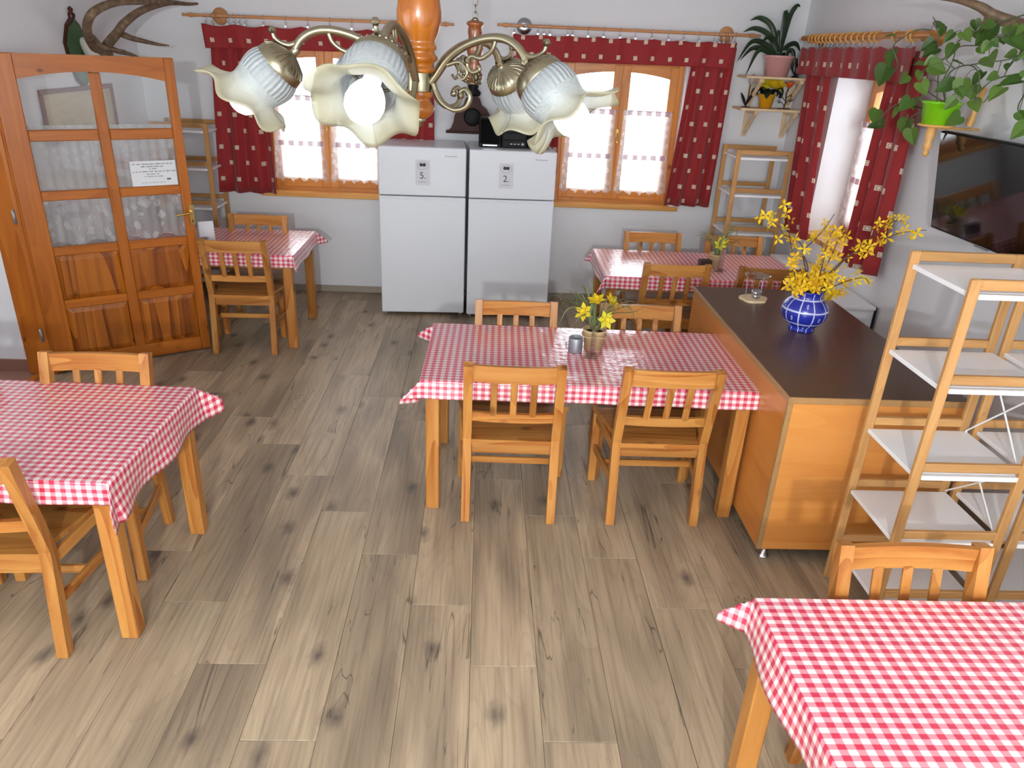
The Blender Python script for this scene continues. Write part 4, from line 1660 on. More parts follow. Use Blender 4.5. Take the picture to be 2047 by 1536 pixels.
def blossom(r, petals, cup=.3, w=.42):
    mb = MB()
    for k in range(petals):
        a = 2 * PI * k / petals
        d = Vector((math.cos(a), math.sin(a), 0))
        s = Vector((-math.sin(a), math.cos(a), 0))
        p = [Vector((0, 0, 0)), d * r * .55 - s * r * w * .5 + Vector((0, 0, r * cup * .6)), d * r + Vector((0, 0, r * cup)), d * r * .55 + s * r * w * .5 + Vector((0, 0, r * cup * .6)), d * r * .5 + Vector((0, 0, r * cup * .35))]
        mb.poly(p, [(0, 1, 4), (1, 2, 4), (2, 3, 4), (3, 0, 4)], True)
    return mb


def orient(o, d, spin=0):
    o.rotation_mode = 'QUATERNION'
    o.rotation_quaternion = Vector(d).to_track_quat('Z', 'Y') @ Quaternion((0, 0, 1), spin)


bm_y = blossom(.055, 5, .35, .8).mesh('flower', M['daff'])
for dx, dy, dz in ((-.04, 0, .17), (.02, -.02, .185), (.07, .01, .165), (-.01, .03, .20), (.04, .03, .2), (.09, -.01, .19), (-.05, .02, .20)):
    f_ = link('flower', bm_y, yp, (dx, dy - .02, dz))
    orient(f_, (dx * 2, -.6, .7), R() * 6)
# metal tulip ornaments
def scroll(c, r, turns, sgn, n=26):
    return [(c[0] + sgn * r * (1 - i / n * .8) * math.cos(PI + i / n * turns * 2 * PI), c[1], c[2] + r * (1 - i / n * .8) * math.sin(PI + i / n * turns * 2 * PI)) for i in range(n)]


t1 = thing('metal_tulip', 'iron tulip ornament with a grey flower on the lower wall shelf', 'ornament', (2.265, YB - .11, 1.835))
part('base', MB().lathe([(.001, 0), (.04, 0), (.04, .004), (.001, .005)], (0, 0, 0), 16), 'iron', t1)
part('stem', MB().tube(smooth_path([(0, 0, .004), (.012, 0, .08), (.01, 0, .15), (.016, 0, .18)], 5), .004, 6), 'iron', t1)
part('leaf', blade([(0, 0, .01), (-.03, 0, .07), (-.06, 0, .12)], .025, up=(0, 1, 0)), 'iron', t1)
part('leaf', blade([(.0, 0, .02), (.03, 0, .08), (.065, 0, .12)], .028, up=(0, 1, 0)), 'iron', t1)
part('flower', MB().lathe([(.004, 0), (.024, .018), (.03, .045), (.022, .075), (.004, .09)], (.016, 0, .18), 12, (.15, 0, 1)), 'greyflower', t1)
t2 = thing('metal_tulip', 'iron flower ornament with scrolls and a red-orange bloom on the lower wall shelf', 'ornament', (2.60, YB - .12, 1.835))
part('base', MB().cbox(-.05, .05, -.02, .02, 0, .005, .002), 'iron', t2)
part('stem', MB().tube(smooth_path([(0, 0, .004), (.008, 0, .06), (0, 0, .12), (.012, 0, .165)], 5), .0045, 6), 'iron', t2)
for sx, z in ((-1, .045), (1, .06), (-1, .085), (1, .10)):
    pth = smooth_path([(0, 0, z - .02), (sx * .02, 0, z), (sx * .034, 0, z + .012)], 4)
    part('scroll', MB().tube(pth + [Vector(q) for q in scroll((sx * .05, 0, z + .014), .016, 1.4, sx)][1:], .0028, 5), 'iron', t2)
part('flower', MB().lathe([(.006, 0), (.018, .012), (.032, .034), (.044, .05), (.03, .052), (.004, .02)], (.012, 0, .165), 14, (.1, 0, 1)), 'orangeflower', t2)

# ------------------------------------------------------------------ trailing plant on a turned wall holder
PC = Vector((2.47, 4.2, 1.93))
wh = thing('plant_holder', 'turned wooden wall holder under the lime green pot', 'holder', (PC.x, PC.y, PC.z - .012))
part('plate', MB().lathe([(.001, 0), (.09, 0), (.095, .006), (.09, .012), (.001, .012)], (0, 0, 0), 24), 'ringwood', wh)
part('turned_drop', MB().lathe([(.001, -.16), (.012, -.155), (.018, -.14), (.012, -.128), (.02, -.118), (.024, -.1), (.018, -.08), (.026, -.04), (.022, -.01), (.03, 0)], (-.02, 0, 0), 16), 'ringwood', wh)
part('turned_arm', MB().lathe([(.02, 0), (.022, .03), (.014, .06), (.02, .09), (.024, .13), (.014, .16), (.018, .19), (.001, .21)], (.17, -.02, .01), 14, (.12, 0, 1)), 'ringwood', wh)
part('arm', MB().bar((0, 0, -.006), (XR - PC.x - .001, 0, -.006), .03, .012, (0, 1, 0)), 'ringwood', wh)
pp = thing('potted_pothos', 'trailing green pothos in a lime green pot on the side wall', 'plant', PC)
part('pot', pot_mesh(.078, .098, .118, .004), 'green', pp)
part('soil', MB().lathe([(.001, 0), (.09, 0), (.08, .004), (.001, .006)], (0, 0, .096), 20), 'soil', pp)


def heart(L):
    """heart-shaped leaf, stalk at origin, tip along +y, folded on the midrib"""
    o = [(0, 0.02), (.16, -.10), (.34, -.06), (.45, .12), (.43, .36), (.30, .62), (.14, .84), (0, 1.0)]
    pts, fs = [], []
    mid = [(0, .02, 0), (0, .25, -.02), (0, .5, -.03), (0, .75, -.05), (0, 1.0, -.12)]
    right = [(x, y, abs(x) * .28 - .10 * y * y) for x, y in o]
    left = [(-x, y, z) for x, y, z in right]
    mb = MB()
    n = len(o)
    mids = [(0, max(.02, min(1, y)), -.02 - .10 * y * y) for x, y in o]
    for side in (right, left):
        P = [tuple(c * L for c in p) for p in side] + [tuple(c * L for c in p) for p in mids]
        mb.poly(P, [(i, i + 1, n + i + 1, n + i) for i in range(n - 1)], True)
    return mb


hearts = [heart(1.0).mesh('leaf', M['leaf'])]
xw = 2.47
VINES = [
    [(1872, 205), (1885, 165), (1905, 120), (1915, 85), (1940, 68), (1990, 48), (2047, 30)],
    [(1876, 205), (1895, 150), (1935, 130), (1958, 150), (1955, 185), (1985, 160), (2047, 145)],
    [(1884, 205), (1910, 188), (1940, 195), (1965, 205), (1985, 180), (2030, 150)],
    [(1866, 206), (1852, 180), (1845, 150), (1862, 120), (1876, 90), (1873, 60), (1865, 45)],
    [(1856, 206), (1830, 200), (1800, 205), (1770, 225), (1755, 250)],
    [(1858, 207), (1838, 225), (1815, 240), (1800, 252), (1822, 270)],
    [(1868, 205), (1880, 130), (1915, 95), (1960, 90), (2000, 75), (2047, 60)],
    [(1862, 60), (1835, 60), (1805, 75), (1785, 95), (1795, 130), (1775, 160)],
    [(1940, 130), (1970, 125), (2010, 120), (2047, 110)],
    [(2047, 190), (2035, 215), (2040, 250)],
]
vpts = []
for vi, v in enumerate(VINES):
    P = []
    for k, (px, py) in enumerate(v):
        x_ = xw + .07 * math.sin(vi * 2.1 + k * .9) - (.03 if vi in (4, 7) else 0)
        P.append(at_x(px, py, x_) - PC)
    if vi not in (7, 8, 9):
        P[0] = Vector(((R() - .5) * .08, (R() - .5) * .08, .10))
    P = smooth_path(P, 5)
    vpts += P
    part('stem', MB().tube(P, .0034, 5), 'vine', pp)
LV = [(1873, 47, 34), (1778, 72, 20), (1782, 117, 38), (1765, 150, 46), (1807, 158, 28), (1860, 104, 34), (1839, 129, 30), (1874, 137, 44), (1901, 102, 34),
      (1917, 125, 26), (1932, 72, 32), (1966, 74, 46), (1979, 121, 46), (2030, 85, 52), (2020, 66, 36), (2022, 111, 32), (2020, 164, 46), (1991, 187, 40),
      (1923, 178, 44), (1944, 185, 32), (1845, 176, 34), (1858, 123, 24), (1809, 209, 34), (1828, 207, 30), (1835, 215, 28), (1749, 232, 34), (1751, 250, 34),
      (1805, 248, 36), (1823, 273, 38), (1907, 240, 36), (2040, 262, 46), (2044, 234, 30), (1897, 74, 26), (1977, 52, 32), (2005, 80, 24), (1884, 62, 26),
      (1950, 50, 24), (1855, 90, 30), (1990, 60, 26), (2045, 110, 36), (1962, 100, 22), (1838, 152, 24), (2047, 60, 40), (1790, 226, 24)]
rl = random.Random(5)
for _ in range(16):
    q_ = VINES[rl.choice([0, 1, 2, 5, 6, 8])]
    k_ = rl.randrange(1, len(q_))
    LV.append((q_[k_][0] + rl.gauss(0, 12), q_[k_][1] + rl.gauss(0, 12), 20 + rl.random() * 16))
for (px, py, s) in LV:
    x_ = xw + (rl.random() - .5) * .2 - .03
    p = at_x(px, py, x_) - PC
    L = s * (p + PC - CAM).dot(_fw) / FPX * .92
    o = link('leaf', hearts[0], pp)
    # leaf faces the room, tip hanging
    nrm = Vector((-.8 + rl.random() * .9, -.8 + rl.random() * .8, -.3 + rl.random() * 1.1)).normalized()
    tip = Vector((rl.random() * 1.6 - .8, rl.random() * 1.2 - .6, -.8 + rl.random() * .4))
    tip = (tip - nrm * tip.dot(nrm)).normalized()
    sx = tip.cross(nrm)
    mt_ = Matrix((sx, tip, nrm)).transposed().to_4x4()
    o.matrix_local = Matrix.Translation(p - tip * L * .45) @ mt_ @ Matrix.Scale(L, 4)
    q = min(vpts, key=lambda z: (z - (p - tip * L * .45)).length)
    e = p - tip * L * .45
    mdp = (q + e) / 2 + Vector((0, 0, .02))
    part('petiole', MB().tube([q, mdp, e], .002, 4), 'vine', pp)

# ------------------------------------------------------------------ antlers
def antler(o, paths):
    for pts, r in paths:
        P = smooth_path(pts, 7)
        n = len(P)
        rr = []
        for i in range(n):
            t = i / (n - 1) * (len(r) - 1)
            k = min(int(t), len(r) - 2)
            rr.append(r[k] + (r[k + 1] - r[k]) * (t - k))
        yield P, rr


an = thing('antler_trophy', 'pair of brown antlers on a green shield above the glazed door', 'antlers', (XL, 6.0, 2.0))
O = Vector(an.location)
shield = [(0, -.24, 0), (0, -.26, .10), (0, -.20, .2), (0, -.12, .25), (0, -.04, .2), (0, .02, .10), (0, .03, 0), (0, -.04, -.12), (0, -.11, -.17), (0, -.19, -.12)]
part('shield_rim', MB().prism([(x + .001, y * 1.12 + .013, z * 1.14 - .006) for x, y, z in shield], (.016, 0, 0)), 'plaquewood', an)
part('shield', MB().prism([(.015, y, z) for x, y, z in shield], (.012, 0, 0)), 'greencard', an)
part('shield_tip', MB().lathe([(.02, 0), (.028, .025), (.012, .045), (.02, .06), (.001, .08)], (.012, -.12, .26), 10), 'plaquewood', an)
sk = [(.02, -.06, .12), (.06, -.06, .09), (.08, -.04, .0), (.07, -.05, -.08)]
part('skull', MB().tube(smooth_path(sk, 5), [.03 + .02 * math.sin(i / 15 * PI) for i in range(16)], 10), 'skull', an)
def ax_(px, py, x): return at_x(px, py, x) - O
beams = [
    ([ax_(205, 112, -2.85), ax_(190, 96, -2.82), ax_(176, 70, -2.78), ax_(175, 45, -2.72), ax_(190, 22, -2.66), ax_(232, 5, -2.58), ax_(290, 4, -2.5), ax_(345, 4, -2.44)], [.05, .036, .031, .03, .028, .025, .019, .012]),
    ([ax_(215, 112, -2.85), ax_(214, 92, -2.8), ax_(235, 65, -2.74), ax_(250, 45, -2.68), ax_(285, 20, -2.6), ax_(335, 6, -2.5), ax_(380, 8, -2.42), ax_(410, 6, -2.36)], [.045, .036, .032, .03, .026, .02, .013, .005]),
    ([ax_(240, 66, -2.74), ax_(262, 76, -2.66), ax_(290, 83, -2.58), ax_(318, 89, -2.52), ax_(338, 91, -2.47)], [.026, .02, .016, .011, .004]),
    ([ax_(185, 75, -2.8), ax_(202, 92, -2.72), ax_(224, 99, -2.66), ax_(250, 101, -2.6)], [.022, .018, .012, .004]),
    ([ax_(215, 95, -2.8), ax_(238, 103, -2.72), ax_(262, 109, -2.66), ax_(285, 118, -2.6)], [.022, .018, .013, .005]),
    ([ax_(330, 6, -2.5), ax_(350, -14, -2.46), ax_(365, -30, -2.42)], [.02, .014, .005]),
]
for P, rr in antler(an, beams):
    part('antler_beam', MB().tube(P, rr, 10), 'antler', an)

an2 = thing('antler_trophy', 'grey-brown antler on the side wall above the trailing plant', 'antlers', (XR, 3.4, 2.4))
O = Vector(an2.location)
for P, rr in antler(an2, [
    ([ax_(1838, -4, 2.30), ax_(1880, -4, 2.34), ax_(1920, 1, 2.38), ax_(1960, 14, 2.44), ax_(1985, 30, 2.50), ax_(2020, 43, 2.58), ax_(2060, 58, 2.68)], [.004, .010, .016, .022, .026, .028, .034]),
    ([ax_(1978, 27, 2.49), ax_(1970, 42, 2.46), ax_(1960, 46, 2.43)], [.022, .012, .004]),
    ([ax_(2050, 52, 2.66), ax_(2035, 44, 2.55), ax_(2015, 48, 2.48), ax_(1990, 50, 2.44)], [.026, .018, .011, .004]),
]):
    part('antler_beam', MB().tube(P, rr, 10), 'antler', an2)
shield2 = [(0, -.14, .12), (0, 0, .17), (0, .14, .12), (0, .13, -.08), (0, 0, -.2), (0, -.13, -.08)]
Pb = at_x(2085, 62, XR - .02) - O
part('shield', MB().prism([(-.001, y + Pb.y, z + Pb.z) for x, y, z in shield2], (-.02, 0, 0)), 'plaquewood', an2)
part('skull', MB().tube(smooth_path([(-.02, Pb.y, Pb.z + .05), (-.06, Pb.y, Pb.z + .02), (-.06, Pb.y, Pb.z - .08)], 4), .035, 10), 'skull', an2)

# picture behind the door glass
pc = thing('framed_map', 'red-brown framed faded map on the wall behind the door glass', 'picture', (XL, 5.28, 1.46))
part('print', MB().box(.002, .008, .03, 1.0, .03, .33), 'picture', pc)
for a in ((0, 1.03, 0, .03), (0, 1.03, .33, .36)):
    part('frame_rail', MB().cbox(.001, .022, a[0], a[1], a[2], a[3], .004), 'picframe', pc)
for a in ((0, .03), (1.0, 1.03)):
    part('frame_stile', MB().cbox(.001, .022, a[0], a[1], .03, .33, .004), 'picframe', pc)

# ------------------------------------------------------------------ blue vase and forsythia
VX, VY, VZ = 1.765, 3.775, .87
vs_ = MB().lathe([(.001, 0), (.066, 0), (.07, .012), (.064, .02), (.09, .042), (.115, .075), (.124, .108), (.118, .14), (.098, .168), (.078, .182), (.073, .2), (.082, .222), (.084, .228), (.077, .228), (.068, .205), (.068, .19), (.001, .16)], (0, 0, 0), 40)
va = part('vase', vs_, 'vase')
va.location = (VX, VY, VZ)
tag(va, 'round cobalt blue vase painted with pale lines on the dark counter', 'vase')
BR = [
    [(1612, 592), (1609, 565), (1615, 537), (1605, 507), (1603, 491), (1589, 477), (1570, 471), (1556, 454), (1545, 443), (1530, 424)],
    [(1618, 592), (1612, 545), (1606, 505), (1628, 480), (1650, 455), (1668, 428)],
    [(1622, 592), (1636, 560), (1646, 520), (1652, 490), (1662, 468), (1672, 452)],
    [(1632, 592), (1660, 545), (1692, 515), (1730, 498), (1765, 480), (1800, 466), (1852, 460)],
    [(1630, 592), (1655, 556), (1688, 520), (1730, 485), (1760, 458), (1790, 442), (1815, 446)],
    [(1606, 592), (1592, 568), (1586, 530), (1583, 500), (1578, 470), (1574, 432), (1566, 404)],
    [(1636, 592), (1668, 572), (1700, 560), (1728, 556), (1738, 568)],
    [(1626, 592), (1642, 550), (1662, 512), (1676, 480), (1690, 470)],
    [(1616, 592), (1628, 555), (1640, 530), (1644, 505), (1640, 480)],
    [(1604, 592), (1590, 582), (1577, 572)],
    [(1640, 592), (1662, 588), (1680, 582)],
]
fm = [blossom(.032 * k, 4, .25, .45).mesh('flower', M['petal']) for k in (.8, 1.0, 1.2)]
BL = ['forsythia branch with bare bends leaning out toward the corner rack', 'thin forsythia branch crossing the white window reveal', 'forsythia branch upright in the middle of the vase',
      'long forsythia branch reaching out under the television', 'arching forsythia branch ending above the longest one', 'forsythia branch rising in front of the red curtain edge',
      'short forsythia branch bending down toward the rack', 'dense forsythia branch before the red curtain hem', 'forsythia branch with crowded flowers behind the upright one',
      'short forsythia sprig spilling over the vase rim toward the burner', 'short forsythia sprig spilling over the vase rim toward the wall']
rf = random.Random(11)
NF = [18, 10, 22, 24, 22, 22, 12, 24, 20, 16, 14]
for bi, (b, lab) in enumerate(zip(BR, BL)):
    P = []
    for k, (px, py) in enumerate(b):
        t = k / (len(b) - 1)
        yy = VY + (rf.random() - .5) * .03 + (.16 * math.sin(bi * 1.9)) * t
        P.append(at_y(px, py, yy))
    P[0] = Vector((VX + (rf.random() - .5) * .06, VY + (rf.random() - .5) * .06, VZ + .17))
    P.insert(1, Vector((VX + (P[1].x - VX) * .5, VY + (P[1].y - VY) * .5, VZ + .235)))
    P = smooth_path(P, 6)
    n = len(P)
    root = thing('forsythia_branch', lab, 'branch', P[0], 0, 'forsythia branches in the blue vase')
    o0 = P[0]
    part('twig', MB().tube([p - o0 for p in P], [.0045 - .0028 * i / n for i in range(n)], 5), 'twig', root)
    st_ = 8 if len(b) < 5 else 7
    for k in range(NF[bi]):
        t = rf.random()
        if bi == 0:
            t = .45 + .55 * t if k > 3 else t
        i = min(n - 1, int(st_ + t * (n - 1 - st_)))
        p = P[i] - o0 + Vector((rf.gauss(0, .016), rf.gauss(0, .016), rf.gauss(0, .014)))
        f_ = link('flower', fm[k % 3], root, p)
        orient(f_, (rf.gauss(0, .6), -.7 + rf.gauss(0, .6), .3 + rf.gauss(0, .6)), rf.random() * 6)
# the skirt of flowers at the rim belongs to one short sprig
sp_ = thing('forsythia_branch', 'ring of short forsythia sprigs crowding the rim of the blue vase', 'branch', (VX, VY, VZ + .2), 0, 'forsythia branches in the blue vase')
part('twig', MB().tube([(.07 * math.cos(a), .07 * math.sin(a), .045) for a in [2 * PI * k / 16 for k in range(16)]], .003, 5, closed=True), 'twig', sp_)
for k in range(80):
    a = rf.random() * 2 * PI
    r = .03 + rf.random() * .10
    f_ = link('flower', fm[k % 3], sp_, (r * math.cos(a), r * math.sin(a), .05 + rf.random() * .05 - max(0, r - .09) * .6))
    orient(f_, (math.cos(a) * .5 + rf.gauss(0, .4), math.sin(a) * .5 - .4, .6 + rf.gauss(0, .4)), rf.random() * 6)

# oil burner on the counter
bu = thing('oil_burner', 'small oil burner with wooden base, glass dish and tea light on the counter', 'oil burner', (1.67, 4.285, .87))
o_ = []
for k in range(20):
    a = 2 * PI * k / 20
    r = .082 + .006 * math.sin(5 * a) + .004 * math.sin(3 * a + 1)
    o_.append((r * math.cos(a), r * math.sin(a) * .9, 0))
part('base', MB().prism(o_, (0, 0, .014)), 'rawX', bu)
part('tea_light', MB().lathe([(.001, 0), (.024, 0), (.025, .022), (.022, .022), (.02, .016), (.001, .016)], (.012, 0, .014), 18), 'silver', bu)
part('cup', MB().lathe([(.024, .02), (.029, .022), (.03, .046), (.027, .046), (.022, .03), (.001, .028)], (.012, 0, .014), 18), 'silver', bu)
for k in range(3):
    a = 2 * PI * k / 3 + .5
    part('rod', MB().tube([(.05 * math.cos(a), .045 * math.sin(a), .012), (.06 * math.cos(a), .055 * math.sin(a), .15)], .0028, 6), 'silver', bu)
part('dish', MB().lathe([(.001, .135), (.04, .138), (.07, .15), (.078, .158), (.07, .156), (.04, .145), (.001, .142)], (0, 0, 0), 24), 'acrylic', bu)

# ------------------------------------------------------------------ table sets
def flower_pot(loc, label, n_blades, flowers, scale=1.0, group='small jute pots with artificial flowers'):
    o = thing('flower_pot', label, 'flower pot', loc, 0, group)
    part('pot', pot_mesh(.038 * scale, .048 * scale, .085 * scale, .002), 'jute', o)
    mb = MB().tube([(.05 * scale * math.cos(a), .05 * scale * math.sin(a), .06 * scale + .004 * math.sin(3 * a)) for a in [2 * PI * k / 20 for k in range(20)]], .004, 5, closed=True)
    part('twine', mb, 'jute', o)
    part('soil', MB().lathe([(.001, 0), (.04 * scale, 0), (.001, .004)], (0, 0, .07 * scale), 14), 'soil', o)
    rb = random.Random(n_blades)
    for k in range(n_blades):
        a = rb.random() * 2 * PI
        l = (.07 + rb.random() * .09) * scale
        hz = (.13 + rb.random() * .09) * scale
        ct_, s_ = math.cos(a), math.sin(a)
        p = [(0, 0, .06), (ct_ * l * .4, s_ * l * .4, .07 + hz * .55), (ct_ * l, s_ * l, .07 + hz * (.55 + .45 * rb.random())), (ct_ * l * 1.35, s_ * l * 1.35, .07 + hz * (.3 + .6 * rb.random()))]
        part('leaf', blade(p, .009 * scale), 'grassleaf', o)
    me = blossom(.042 * scale, 6, .25, .55).mesh('flower', M['daff'])
    cp = MB().lathe([(.006, 0), (.012, .012), (.016, .022), (.013, .02), (.001, .006)], (0, 0, 0), 10).mesh('trumpet', M['daff'])
    for (dx, dy, dz, d) in [(a * scale, b * scale, c * scale, d) for a, b, c, d in flowers]:
        st_ = part('flower_stem', MB().tube(smooth_path([(0, 0, .07), (dx * .4, dy * .4, .07 + dz * .5), (dx, dy, dz)], 4), .0025, 5), 'grassleaf', o)
        f_ = link('flower', me, o, (dx, dy, dz))
        orient(f_, d, rb.random() * 3)
        c_ = link('trumpet', cp, o, (dx, dy, dz))
        orient(c_, d)
    return o


flower_pot((.62, 3.72, .744), 'jute pot with three daffodils on the middle table', 34, [(-.055, -.03, .165, (-.5, -.7, .4)), (.03, -.06, .145, (.3, -.9, .3)), (.06, .01, .2, (.6, -.4, .7)), (.0, .02, .2, (-.2, -.3, .9))], 1.3)
flower_pot((1.80, 5.50, .744), 'jute pot with a yellow flower on the far corner table', 24, [(-.01, -.05, .15, (0, -.8, .6)), (.02, -.02, .165, (.3, -.5, .8))], 1.25)
gc = thing('candle_cup', 'grey ribbed metal cup beside the daffodils on the middle table', 'cup', (.515, 3.66, .744))
part('cup', MB().lathe([(.001, 0), (.037, 0), (.038, .004), (.038, .078), (.036, .082), (.033, .08), (.033, .066), (.001, .064)], (0, 0, 0), 28), 'greymetal', gc)
part('handle', MB().tube([(-.036, 0, .02), (-.05, 0, .02), (-.052, 0, .05), (-.037, 0, .055)], .003, 6), 'greymetal', gc)


def acrylic(loc, rz, label, paper=False):
    o = thing('table_stand', label, 'sign holder', loc, rz, 'clear table stands')
    part('foot', MB().cbox(-.055, .055, -.035, .035, 0, .003, .001), 'acrylic', o)
    part('upright', MB().cbox(-.052, .052, -.003, .003, .003, .165, .001), 'acrylic', o)
    if paper:
        part('card', MB().box(-.048, .048, -.0005, .0005, .008, .155), 'paper', o)
    return o


acrylic((.60, 3.60, .744), 1.2, 'clear acrylic stand seen edge-on before the daffodil pot')
acrylic((1.81, 5.40, .744), .9, 'clear acrylic stand before the flower pot on the far corner table')
db = thing('candle_box', 'small dark brown printed box beside the flower pot on the far corner table', 'box', (1.70, 5.45, .744), .1)
part('carton', MB().cbox(-.045, .045, -.03, .03, 0, .07, .002), 'choc', db)
for k in range(3):
    part('print_mark', MB().box(-.02 + k * .012, -.013 + k * .012, -.031, -.0295, .02, .03), 'inkgrey', db)
nh = thing('menu_card', 'white folded card standing beside the door edge on the corner table', 'card', (-2.075, 5.62, .744), .5)
part('card', MB().prism([(-.055, -.03, 0), (-.055, 0, .18), (-.055, .03, 0), (-.055, .026, 0), (-.055, 0, .172), (-.055, -.026, 0)], (.11, 0, 0)), 'paper', nh)
g2 = thing('candle_cup', 'grey metal cup beside the white card on the table behind the door', 'cup', (-2.06, 5.50, .744))
part('cup', MB().lathe([(.001, 0), (.037, 0), (.038, .004), (.038, .078), (.036, .082), (.033, .08), (.033, .066), (.001, .064)], (0, 0, 0), 28), 'greymetal', g2)

# ------------------------------------------------------------------ chandelier
CH = Vector((-.118, 1.42, 2.137))
chd = thing('chandelier', 'turned amber wood chandelier with five brass arms and frilled glass shades', 'chandelier', CH)
part('turned_stem', MB().lathe([(r_ * .88, z_ * .8) for r_, z_ in [(.001, .62), (.014, .62), (.014, .235), (.024, .225), (.032, .195), (.040, .165), (.0435, .14), (.043, .12), (.037, .098), (.031, .084), (.0305, .078), (.034, .074), (.0345, .068), (.030, .064), (.031, .058), (.0365, .052), (.0365, .046), (.030, .041), (.0275, .036), (.0275, .032), (.034, .028), (.0345, .023), (.0285, .019)]], (0, 0, 0), 40), 'amber', chd)
part('brass_band', MB().lathe([(r_ * .88, z_ * .8) for r_, z_ in [(.001, .021), (.0295, .021), (.030, .019), (.030, -.017), (.0295, -.019), (.001, -.019)]], (0, 0, 0), 40), 'brass', chd)
part('turned_knob', MB().lathe([(r_ * .88, z_ * .8) for r_, z_ in [(.026, -.018), (.027, -.024), (.026, -.03), (.021, -.034), (.023, -.04), (.029, -.05), (.030, -.056), (.024, -.068), (.013, -.076), (.001, -.078)]], (0, 0, 0), 40), 'amber', chd)
part('finial', MB().lathe([(r_ * .88, z_ * .8) for r_, z_ in [(.012, -.074), (.014, -.08), (.009, -.084), (.007, -.09), (.001, -.095)]], (0, 0, 0), 16), 'brass', chd)


part('hanging_rod', MB().lathe([(.001, .48), (.008, .48), (.008, .60), (.045, .612), (.06, .641), (.001, .642)], (0, 0, 0), 20), 'brass', chd)


def shade_mesh(seed):
    """bell with a frilled rim; axis +z runs from the cap to the rim"""
    n, rows = 72, 22
    prof_ = [(0.030, 0), (.039, .004), (.0445, .013), (.0468, .025), (.0455, .038), (.0425, .049), (.0405, .058), (.0415, .066), (.049, .075), (.063, .083), (.081, .088)]
    P2 = []
    pv = [Vector((r, z, 0)) for r, z in prof_]
    P2 = smooth_path(pv, 2)
    pts, uvs = [], []
    m_ = len(P2)
    for i, q in enumerate(P2):
        t = i / (m_ - 1)
        wv = max(0, (t - .45) / .55) ** 1.7
        for k in range(n + 1):
            a = 2 * PI * k / n
            f = math.cos(6 * a + seed) + .25 * math.cos(3 * a + 2 * seed)
            r = q.x + wv * .004 * math.cos(6 * a + seed + .8)
            z = q.y + wv * (.009 * f - .016 * math.cos(a))
            pts.append((r * math.cos(a), r * math.sin(a), z))
            uvs.append((k / n, t))
    fs = [(i * (n + 1) + k, i * (n + 1) + k + 1, (i + 1) * (n + 1) + k + 1, (i + 1) * (n + 1) + k) for i in range(m_ - 1) for k in range(n)]
    return MB().poly(pts, fs, True, uvs)


arm_prof = smooth_path([(.025, 0, .0), (.040, 0, .016), (.062, 0, .040), (.095, 0, .060), (.135, 0, .072), (.172, 0, .072), (.200, 0, .058), (.216, 0, .034)], 5)
curl = smooth_path([(.188, 0, .066), (.204, 0, .053), (.224, 0, .046), (.243, 0, .053), (.249, 0, .066)], 5)
low = smooth_path([(.030, 0, -.002), (.036, 0, -.015), (.050, 0, -.032), (.074, 0, -.042), (.098, 0, -.036), (.106, 0, -.020), (.098, 0, -.008), (.087, 0, -.012), (.087, 0, -.020)], 5)
inner = smooth_path([(.155, 0, .070), (.148, 0, .054), (.128, 0, .042), (.108, 0, .045), (.10, 0, .032), (.11, 0, .020), (.125, 0, .024), (.122, 0, .030)], 5)
inner2 = smooth_path([(.06, 0, .03), (.085, 0, .035), (.10, 0, .02), (.092, 0, .008), (.082, 0, .014)], 5)
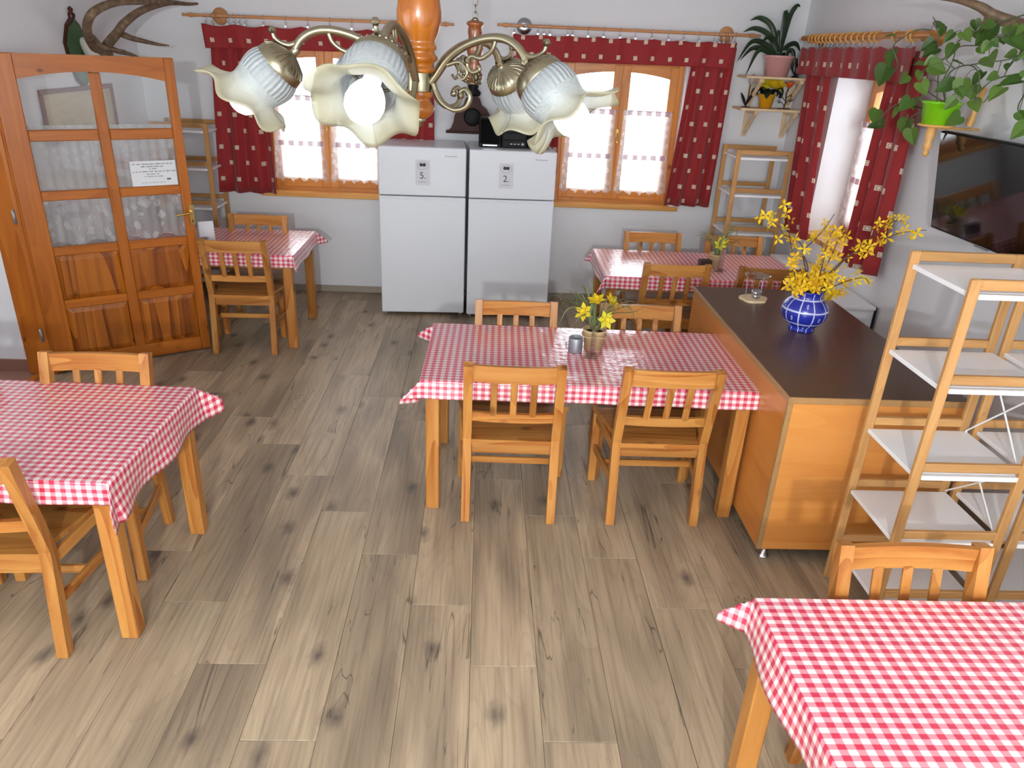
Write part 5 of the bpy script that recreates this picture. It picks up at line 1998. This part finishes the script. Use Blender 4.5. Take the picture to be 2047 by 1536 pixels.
for ai, (deg, pit) in enumerate(((10, 4.5), (86, 1.0), (147, .5), (222, -1.0), (301, 1.0))):
    # azimuth from the side facing the viewer, going toward the door
    th = math.radians(deg)
    az = math.atan2(-math.cos(th), -math.sin(th))
    pit = -math.radians(pit)
    def part2(name, mb, mat, parent):
        o = part(name, mb, mat, parent)
        return o
    arm = part2('arm', MB().tube(arm_prof, [.007] * len(arm_prof), 8).tube(curl, [.006 - .003 * i / len(curl) for i in range(len(curl))], 8), 'brass', chd)
    arm.rotation_euler = (0, pit, az)
    for pth, r0 in ((low, .0055), (inner, .0042), (inner2, .0038)):
        part('scroll', MB().tube(pth, [r0 * (1 - .3 * i / len(pth)) for i in range(len(pth))], 8), 'brass', arm)
    for c_ in ((.100, .038), (.249, .068), (.087, -.018)):
        part('bead', MB().lathe([(.001, -.006), (.006, -.003), (.006, .003), (.001, .006)], (c_[0], 0, c_[1]), 10, (0, 1, 0)), 'brass', arm)
    ro = MB().lathe([(.001, -.004), (.004, -.003), (.004, .003), (.001, .004)], (.118, 0, .012), 8, (0, 1, 0))
    for k in range(8):
        a = 2 * PI * k / 8
        ro.lathe([(.001, -.003), (.0045, 0), (.001, .003)], (.118 + .007 * math.cos(a), 0, .012 + .007 * math.sin(a)), 8, (0, 1, 0))
    part('rosette', ro, 'brass', arm)
    # cap, shade and bulb hang from the arm end, tilted outward
    tilt = math.radians(48)
    dirv = Vector((math.sin(tilt), 0, -math.cos(tilt)))
    base = Vector((.217, 0, .033))
    ca_m = MB().lathe([(.006, -.012), (.008, -.008), (.006, -.004), (.009, 0), (.018, .004), (.034, .012), (.042, .022), (.044, .034), (.042, .04), (.040, .038), (.040, .024), (.001, .012)], base, 28, dirv)
    for k in range(28):
        a = 2 * PI * k / 28
        s1 = Vector((0, 1, 0))
        s2 = dirv.cross(s1)
        e1 = s1 * math.cos(a) + s2 * math.sin(a)
        ca_m.tube([base + e1 * .014 + dirv * .0035, base + e1 * .034 + dirv * .0125, base + e1 * .041 + dirv * .021], .0016, 4)
    cp = part2('shade_cap', ca_m, 'brass', chd)
    cp.rotation_euler = (0, pit, az)
    sh = part2('glass_shade', shade_mesh(ai * 1.3 + .4), 'shade', chd)
    mtx = Matrix.Rotation(az, 4, 'Z') @ Matrix.Rotation(pit, 4, 'Y') @ Matrix.Translation(base + dirv * .030) @ Matrix((Vector((-math.cos(tilt), 0, -math.sin(tilt))), dirv.cross(Vector((-math.cos(tilt), 0, -math.sin(tilt)))), dirv)).transposed().to_4x4()
    sh.matrix_local = mtx
    md = sh.modifiers.new('thickness', 'SOLIDIFY')
    md.thickness = .0025
    bl = part2('bulb', MB().lathe([(.001, .112), (.011, .110), (.021, .104), (.027, .094), (.029, .082), (.027, .070), (.022, .058), (.014, .046), (.013, .02), (.001, .02)], (0, 0, 0), 24), 'bulb', chd)
    bl.matrix_local = mtx

# second, farther pendant: turned stem on a chain
pd = thing('pendant_lamp', 'small turned brown wooden pendant hanging on a chain before the back wall', 'pendant lamp', (-.055, 3.6, 2.05))
part('turned_stem', MB().lathe([(.001, .258), (.02, .257), (.037, .25), (.038, .24), (.03, .232), (.031, .21), (.028, .19), (.037, .155), (.038, .14), (.03, .11), (.02, .09), (.032, .075), (.022, .06), (.036, .045), (.040, .025), (.03, .008), (.001, 0)], (0, 0, 0), 28), 'brownwood', pd)
part('cap', MB().lathe([(.001, .27), (.008, .268), (.018, .258), (.001, .256)], (0, 0, 0), 16), 'brass', pd)
for k in range(17):
    z = .275 + k * .027
    pts = []
    for j in range(12):
        a = 2 * PI * j / 12
        dx, dz = .0085 * math.cos(a), .017 * math.sin(a)
        pts.append((dx, 0, z + dz) if k % 2 == 0 else (0, dx, z + dz))
    part('chain_link', MB().tube(pts, .0025, 5, closed=True), 'brass', pd)
part('lower_ring', MB().lathe([(.012, -.004), (.034, -.002), (.036, .006), (.02, .01)], (0, 0, 0), 20), 'brass', pd)
